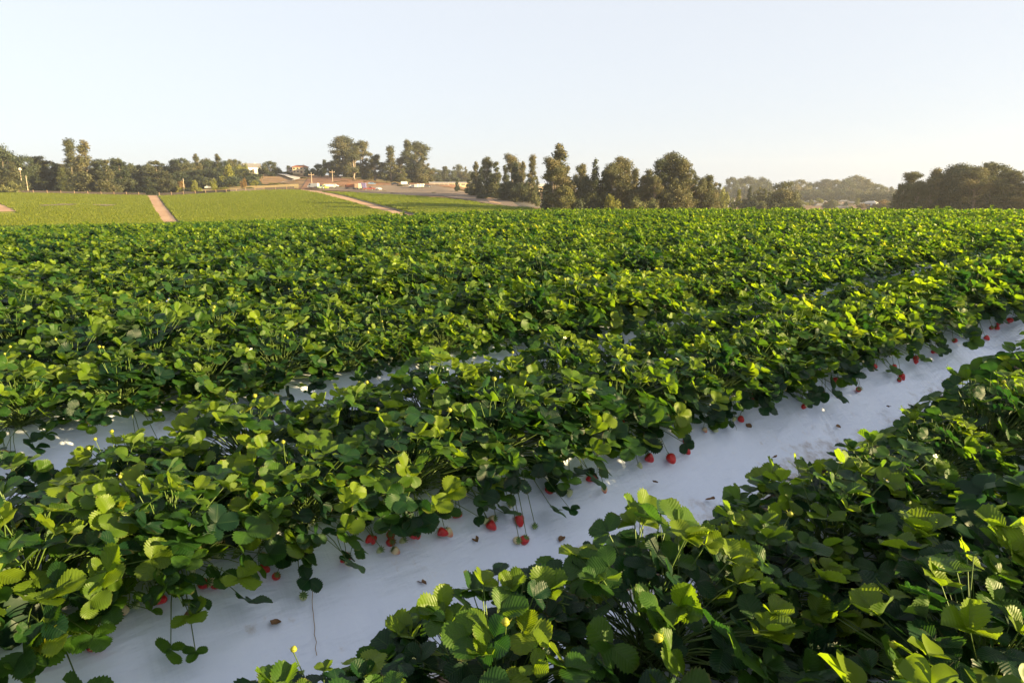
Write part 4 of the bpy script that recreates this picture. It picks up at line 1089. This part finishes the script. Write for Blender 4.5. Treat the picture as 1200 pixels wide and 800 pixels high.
# ---------------------------------------------------------------- houses
def wallm(n, c): M[n] = plain(n, c, .8, .2, .06, .4)
wallm('cream_wall', (.62, .48, .30)); wallm('white_wall', (.66, .64, .62)); wallm('grey_wall', (.42, .42, .44)); wallm('pink_wall', (.55, .42, .34)); wallm('blue_wall', (.42, .50, .60))
wallm('red_roof', (.30, .12, .07)); wallm('grey_roof', (.16, .15, .155)); wallm('brown_roof', (.16, .105, .08)); wallm('pale_roof', (.45, .42, .40))
M['pane'] = plain('dark_pane', (.03, .035, .045), .12, .8, .1)
def house(px, r, wpx, hpx, wall, roof, label, hip=True, win=3, door=True, storeys=1, sink=.3, name='house', turn=0.0, ridge=.42, ybot=None):
    b = at_far(px, r)
    if ybot: b.z = zat(r, px, ybot)
    w = wpx / F * r; hh = hpx / F * r; d = w * .62; hw = hh * (1 - ridge)
    t = empty(name, b, -az_of(px) + turn, label, 'house', None)
    MB().box(-w/2, w/2, -d/2, d/2, -sink, hw).build('wall', M[wall], t)
    e = w * .05; x0, x1, y0, y1 = -w/2-e, w/2+e, -d/2-e, d/2+e; rz = hw + .02; top = hh
    rb = MB(); ins = d * .45 if hip else 0
    rb.v = [(x0, y0, rz), (x1, y0, rz), (x1, y1, rz), (x0, y1, rz), (x0+ins, 0, top), (x1-ins, 0, top), (x0, y0, rz+.18), (x1, y0, rz+.18), (x1, y1, rz+.18), (x0, y1, rz+.18)]
    rb.f = [(0, 3, 2, 1), (0, 1, 7, 6), (1, 2, 8, 7), (2, 3, 9, 8), (3, 0, 6, 9), (6, 7, 5, 4), (8, 9, 4, 5), (7, 8, 5), (9, 6, 4)]
    rf = rb.build('roof', M[roof], t)
    MB().box(w*.2, w*.2+w*.05, -.0, w*.05, hw + .2, top + w*.03).build('chimney', M[wall], rf)
    wh = hw / storeys
    for s_ in range(storeys):
        for i in range(win):
            if door and s_ == 0 and i == win // 2: continue
            cx = -w/2 + w*(i+.5)/win; ww = w/win*.42; z0 = wh*s_ + wh*.32; z1 = wh*s_ + wh*.78
            f = MB().box(cx-ww/2-.08, cx+ww/2+.08, -d/2-.06, -d/2-.01, z0-.08, z1+.08).build('window', M['drive'], t)
            MB().box(cx-ww/2, cx+ww/2, -d/2-.09, -d/2-.063, z0, z1).build('pane', M['pane'], f)
    if door:
        cx = -w/2 + w*(win//2+.5)/win
        MB().box(cx-.5, cx+.5, -d/2-.07, -d/2-.01, 0, min(2.1, wh*.8)).build('door', M['brown_roof'], t)
    # sun side window
    f = MB().box(w/2+.01, w/2+.06, -.7, .7, wh*.3, wh*.75).build('window', M['drive'], t)
    MB().box(w/2+.063, w/2+.09, -.6, .6, wh*.33, wh*.72).build('pane', M['pane'], f)
    return t
house(297, 352, 17, 10.5, 'white_wall', 'grey_roof', 'white house with dark gabled roof at the top of the wooded slope', False, 3, turn=.3, ybot=203.5)
house(288, 360, 8, 6, 'grey_wall', 'grey_roof', 'small grey outbuilding left of the white house on the wooded slope', False, 2, ybot=202)
house(354, 352, 15, 8.5, 'cream_wall', 'red_roof', 'yellow two storey villa with red tiled roof on the hill', True, 4, storeys=2, ybot=203, turn=-.25, ridge=.28)
house(344.5, 358, 9, 5.5, 'pink_wall', 'brown_roof', 'dark roofed wing immediately left of the yellow villa', True, 2, ybot=202)
house(591, 420, 8, 7, 'cream_wall', 'red_roof', 'small cream house glimpsed between the trees right of the gravel yard', False, 2, ybot=223)
house(636, 240, 11, 8, 'cream_wall', 'pale_roof', 'small tan building glimpsed left of the tall tree screen', False, 2, ybot=224)
town = [(938,12,6,'white_wall','grey_roof',430,245.5),(946,10,5,'pink_wall','brown_roof',455,243),(955,11,5,'white_wall','brown_roof',420,247),(963,12,6,'blue_wall','grey_roof',440,245),(966,9,4,'pink_wall','pale_roof',500,240),(984,11,6,'white_wall','grey_roof',430,245.5),(990,14,6,'blue_wall','grey_roof',400,247.5),(1000,12,6,'white_wall','brown_roof',425,247),(1003,12,5,'pink_wall','grey_roof',500,241.5),(1011,11,5,'blue_wall','pale_roof',450,243.5),(1022,12,5,'blue_wall','pale_roof',440,241.5),(1026,10,6,'white_wall','grey_roof',390,248),(952,12,4,'grey_wall','grey_roof',520,239.5),(1040,9,5,'white_wall','pale_roof',460,242),(976,9,4,'grey_wall','grey_roof',530,239),(990,10,4,'pink_wall','grey_roof',540,239),
        (872,8,4,'white_wall','brown_roof',300,243.5),(842,10,4,'pink_wall','pale_roof',310,243)]
wn = {'white_wall': 'white walled', 'pink_wall': 'pinkish walled', 'blue_wall': 'bluish walled', 'grey_wall': 'grey walled'}; rn_ = {'grey_roof': 'dark grey roof', 'brown_roof': 'brown roof', 'pale_roof': 'pale roof'}
tg = {}
for e in town: tg.setdefault((e[3], e[4]), []).append(e[0])
for px, w_, h_, wl, rf, r, yb in town:
    L_ = sorted(tg[(wl, rf)]); i = L_.index(px)
    pos = '' if len(L_) == 1 else ('leftmost ' if i == 0 else ('rightmost ' if i == len(L_)-1 else ordinal(i+1) + ' from left '))
    tg_t = house(px, r, w_, h_, wl, rf, '%s%s house with %s in the hazy far town' % (pos, wn[wl], rn_[rf]), True, 3, ybot=yb, sink=4, turn=random.Random(px).uniform(-.4, .4))
    tg_t['group'] = 'houses of the far town'
# low sheds at the back of the yard
def shed(px0, px1, r, y0, y1, wall, roof, label):
    b = at_far((px0+px1)/2, r); b.z = zat(r, (px0+px1)/2, y1); w = (px1-px0)/F*r; h = (y1-y0)/F*r
    t = empty('shed', b, -az_of((px0+px1)/2), label, 'shed')
    MB().box(-w/2, w/2, -3, 3, -1, h*.72).build('wall', M[wall], t)
    MB().prism([(-3.4, h*.72+.01), (3.4, h*.72+.01), (0, h)], -w/2-.3, w/2+.3).build('roof', M[roof], t).rotation_euler = (0, 0, PI/2)
    for i in range(4):
        x = -w/2 + w*(i+.5)/4; MB().box(x-.9, x+.9, -3.06, -3.01, 0, h*.5).build('door', M['grey_roof'], t)
shed(504, 526, 305, 213.6, 217.2, 'pink_wall', 'pale_roof', 'long low pinkish shed at the right end of the gravel yard')
shed(528, 552, 335, 213.6, 217.6, 'cream_wall', 'pale_roof', 'long low cream shed behind the right end of the gravel yard')
shed(836, 862, 270, 235, 239.6, 'white_wall', 'pale_roof', 'low white shed behind the yellow bush right of the tall screen')
# palm
b = at_far(993, 400); hgt = zat(400, 993, 235.5) - b.z
t = empty('palm_tree', b, 0, 'small dark palm standing among the rooftops of the far town', 'palm tree')
MB().tube([(0, 0, 0), (.1, 0, hgt*.5), (0, 0, hgt - 1)], [.3, .22, .2], 7).build('trunk', M['dbark'], t)
V = []; Fc = []; rng = random.Random(8)
for k in range(46):
    a = rng.uniform(0, 6.28); e = rng.uniform(-.5, 1.1); L_ = rng.uniform(2.2, 3.2); dv = Vector((math.cos(a)*math.cos(e), math.sin(a)*math.cos(e), math.sin(e))); sd_ = Vector((-math.sin(a), math.cos(a), 0))*.22
    c0 = Vector((0, 0, hgt-1)); bq = len(V)
    for t_ in (0, .35, .7, 1):
        p = c0 + dv*L_*t_ - Vector((0, 0, 1.3*t_*t_)); wq = sd_*(1-t_)*1.4 + sd_*.3
        V += [tuple(p-wq), tuple(p+wq)]
    for q in range(3): Fc.append((bq+2*q, bq+2*q+1, bq+2*q+3, bq+2*q+2))
me_ = mesh_obj('crown', V, Fc, M['dense'], t, attrs={'lf': np.full((len(V), 3), .3)})

# ---------------------------------------------------------------- vehicles in the yard
def paint(n, c): M[n] = plain(n, c, .3, .6, .04, 1); return n
for n_, c_ in (('white_paint', (.5, .5, .5)), ('dark_paint', (.05, .055, .07)), ('orange_paint', (.32, .11, .05)), ('red_paint', (.22, .05, .04)), ('yellow_paint', (.4, .36, .05)), ('purple_paint', (.14, .12, .26)), ('tan_paint', (.50, .34, .22)), ('blue_paint', (.10, .17, .30)), ('silver_paint', (.45, .46, .48)), ('green_paint', (.08, .14, .08))): paint(n_, c_)
M['tyre'] = plain('black_rubber', (.02, .02, .02), .8)
def wheels(t, xs, yw, rad):
    for x in xs:
        for y in (-yw, yw):
            w_ = MB().tube([(x, y-.13, rad), (x, y+.13, rad)], rad, 14).build('wheel', M['tyre'], t)
            MB().tube([(x, y-.14, rad), (x, y+.14, rad)], rad*.5, 10).build('rim', M['silver_paint'], w_)
def car(px, py, r, col, label, turn=0, kind='car', sc=.7):
    b = at_far(px, r); t = empty({'car': 'parked_car', 'van': 'white_van', 'pickup': 'pickup_truck'}[kind], b + Vector((0, 0, .2)), turn, label, {'car': 'car', 'van': 'van', 'pickup': 'pickup'}[kind], 'vehicles in the gravel yard', sc=(sc, sc, sc))
    P_ = {'car': [(-2.2, .35), (2.2, .35), (2.25, .8), (1.2, .95), (.6, 1.4), (-1.1, 1.42), (-1.9, .98), (-2.25, .9)],
          'van': [(-2.6, .35), (2.6, .35), (2.6, .9), (2.1, 1.15), (1.6, 2.0), (-2.6, 2.1)],
          'pickup': [(-2.7, .45), (2.7, .45), (2.7, .95), (1.6, 1.1), (1.0, 1.7), (-.2, 1.72), (-.4, 1.05), (-2.7, 1.05)]}[kind]
    MB().prism(P_, -.9, .9).build('body', M[col], t)
    G_ = {'car': [(-1.0, 1.0), (.95, .97), (.5, 1.34), (-.95, 1.36)], 'van': [(.9, 1.2), (1.95, 1.15), (1.5, 1.85), (.9, 1.88)], 'pickup': [(-.15, 1.12), (1.35, 1.12), (.92, 1.62), (-.12, 1.64)]}[kind]
    MB().prism(G_, -.915, .915).build('window', M['pane'], t)
    wheels(t, (-1.45, 1.5), .82, .36)
    for y in (-.65, .65): MB().box(2.2 if kind == 'car' else 2.6, 2.28 if kind == 'car' else 2.7, y-.15, y+.15, .62, .8).build('headlight', M['drive'], t)
    return t
def truck(px, r, cab, box, label, turn=0, L_=6.5, hb=3.0, sc=.6):
    b = at_far(px, r); t = empty('box_truck', b + Vector((0, 0, .2)), turn, label, 'truck', 'vehicles in the gravel yard', sc=(sc, sc, sc))
    MB().prism([(L_*.3, .5), (L_*.5, .5), (L_*.5, 1.4), (L_*.46, 2.3), (L_*.3, 2.3)], -1.05, 1.05).build('cab', M[cab], t)
    MB().prism([(L_*.4, 1.45), (L_*.495, 1.42), (L_*.462, 2.15), (L_*.4, 2.15)], -1.065, 1.065).build('window', M['pane'], t)
    MB().box(-L_*.5, L_*.28, -1.15, 1.15, .85, hb).build('cargo_box', M[box], t)
    MB().box(-L_*.5, L_*.5, -.4, .4, .5, .84).build('chassis', M['dark_paint'], t)
    wheels(t, (-L_*.35, L_*.4), .95, .45); return t
car(367.5, 220, 252, 'white_paint', 'white van parked at the left end of the gravel yard', 2.9, 'van', .75)
car(374, 220, 253, 'dark_paint', 'dark car parked beside the white van at the left end of the yard', .3)
car(378, 222, 244, 'green_paint', 'dark green pickup behind the yellow machine', .6, 'pickup')
truck(387, 246, 'white_paint', 'white_paint', 'white truck behind the yellow machine at the left of the yard', .2, 6.5, 2.3)
car(392, 218, 254, 'silver_paint', 'silver car next to the white truck near the pale pole', -.4)
truck(411, 243, 'orange_paint', 'orange_paint', 'orange box truck at the field edge, leftmost of the coloured trucks', 3.0, 5.6, 2.6)
truck(424, 243, 'white_paint', 'purple_paint', 'truck with purple box between the orange and the red vehicles', 3.14, 5, 3.6)
truck(420, 241, 'tan_paint', 'tan_paint', 'tan truck squeezed between orange truck and purple box', 1.4, 5, 3.2)
car(433, 225, 240, 'red_paint', 'red pickup parked right of the purple box truck', .1, 'pickup', .72)
car(444, 225, 246, 'white_paint', 'small white car alone right of the red pickup', 1.3, 'car', .6)
truck(475, 283, 'dark_paint', 'white_paint', 'truck with pale box parked at the back of the yard', .2, 6.5, 3.0, .5)
for q, px in enumerate((488.5, 492, 495.5)): car(px, 220, 262+q, 'white_paint', ['leftmost', 'middle', 'rightmost'][q] + ' of three white vans side by side at the back of the yard', 1.5, 'van', .65)
car(500.5, 220, 264, 'dark_paint', 'dark car right of the three white vans', .1)
car(484, 220, 266, 'silver_paint', 'silver car left of the three white vans', .2)
car(463, 219, 285, 'dark_paint', 'dark car parked at the foot of the dry grass bank', .1)
car(436, 219, 280, 'blue_paint', 'blue car parked at the foot of the brown hill', .2)
car(246, 220, 274, 'white_paint', 'white car parked among the yellow bushes left of the driveway', .3)
car(255, 220, 274, 'dark_paint', 'dark car parked right of the white car in the scrub', .1)
car(4, 220, 268, 'dark_paint', 'dark vehicle half hidden behind the fence at the left edge', .1)
# yellow machine
b = at_far(381.5, 240); t = empty('tractor', b + Vector((0, 0, .2)), .3, 'small yellow tractor at the corner of the dirt road', 'tractor', 'vehicles in the gravel yard', (.62, .62, .62))
MB().prism([(-1.6, .5), (1.8, .5), (1.8, 1.3), (.3, 1.45), (-1.6, 1.2)], -.6, .6).build('body', M['yellow_paint'], t)
cb = MB()
for x, y in ((-1.1, -.55), (-1.1, .55), (.1, -.55), (.1, .55)): cb.box(x-.05, x+.05, y-.05, y+.05, 1.2, 2.3)
cb.box(-1.3, .3, -.7, .7, 2.3, 2.42); cb.build('canopy', M['yellow_paint'], t)
wheels(t, (-1.0,), .8, .75); wheels(t, (1.3,), .7, .42)
# marker stakes at the field edge
M['stake'] = plain('pale_orange_stake', (.62, .30, .20), .7)
for px, r, lb_ in ((645, 96, 'pale orange marker stake at the field crest left of the tall screen'), (450.5, 118, 'pale orange marker stake beside the lower end of the dirt road')):
    b = at_far(px, r); hh = zat(r, px, 246 if px > 600 else 252.5) - b.z
    t = empty('marker_stake', b, 0, lb_, 'stake', 'marker stakes')
    MB().tube([(0, 0, -.2), (0, 0, hh)], [.05, .045], 6).build('post', M['wood'], t)
    MB().box(-.14, .14, -.03, .03, hh-.5, hh).build('flag', M['stake'], t)

# ---------------------------------------------------------------- air
hz = MB().box(-560, 620, -60, 700, -40, 32).build('haze', None); hz['kind'] = 'stuff'
m = bpy.data.materials.new('haze'); m.use_nodes = True; nt = m.node_tree; nt.nodes.clear()
out = nt.nodes.new('ShaderNodeOutputMaterial'); pv = nt.nodes.new('ShaderNodeVolumePrincipled')
pv.inputs['Color'].default_value = (.92, .92, .95, 1); pv.inputs['Density'].default_value = .00033; pv.inputs['Anisotropy'].default_value = .5
nt.links.new(pv.outputs[0], out.inputs['Volume']); hz.data.materials.append(m)
hz['label'] = 'thin pale evening haze over the fields'
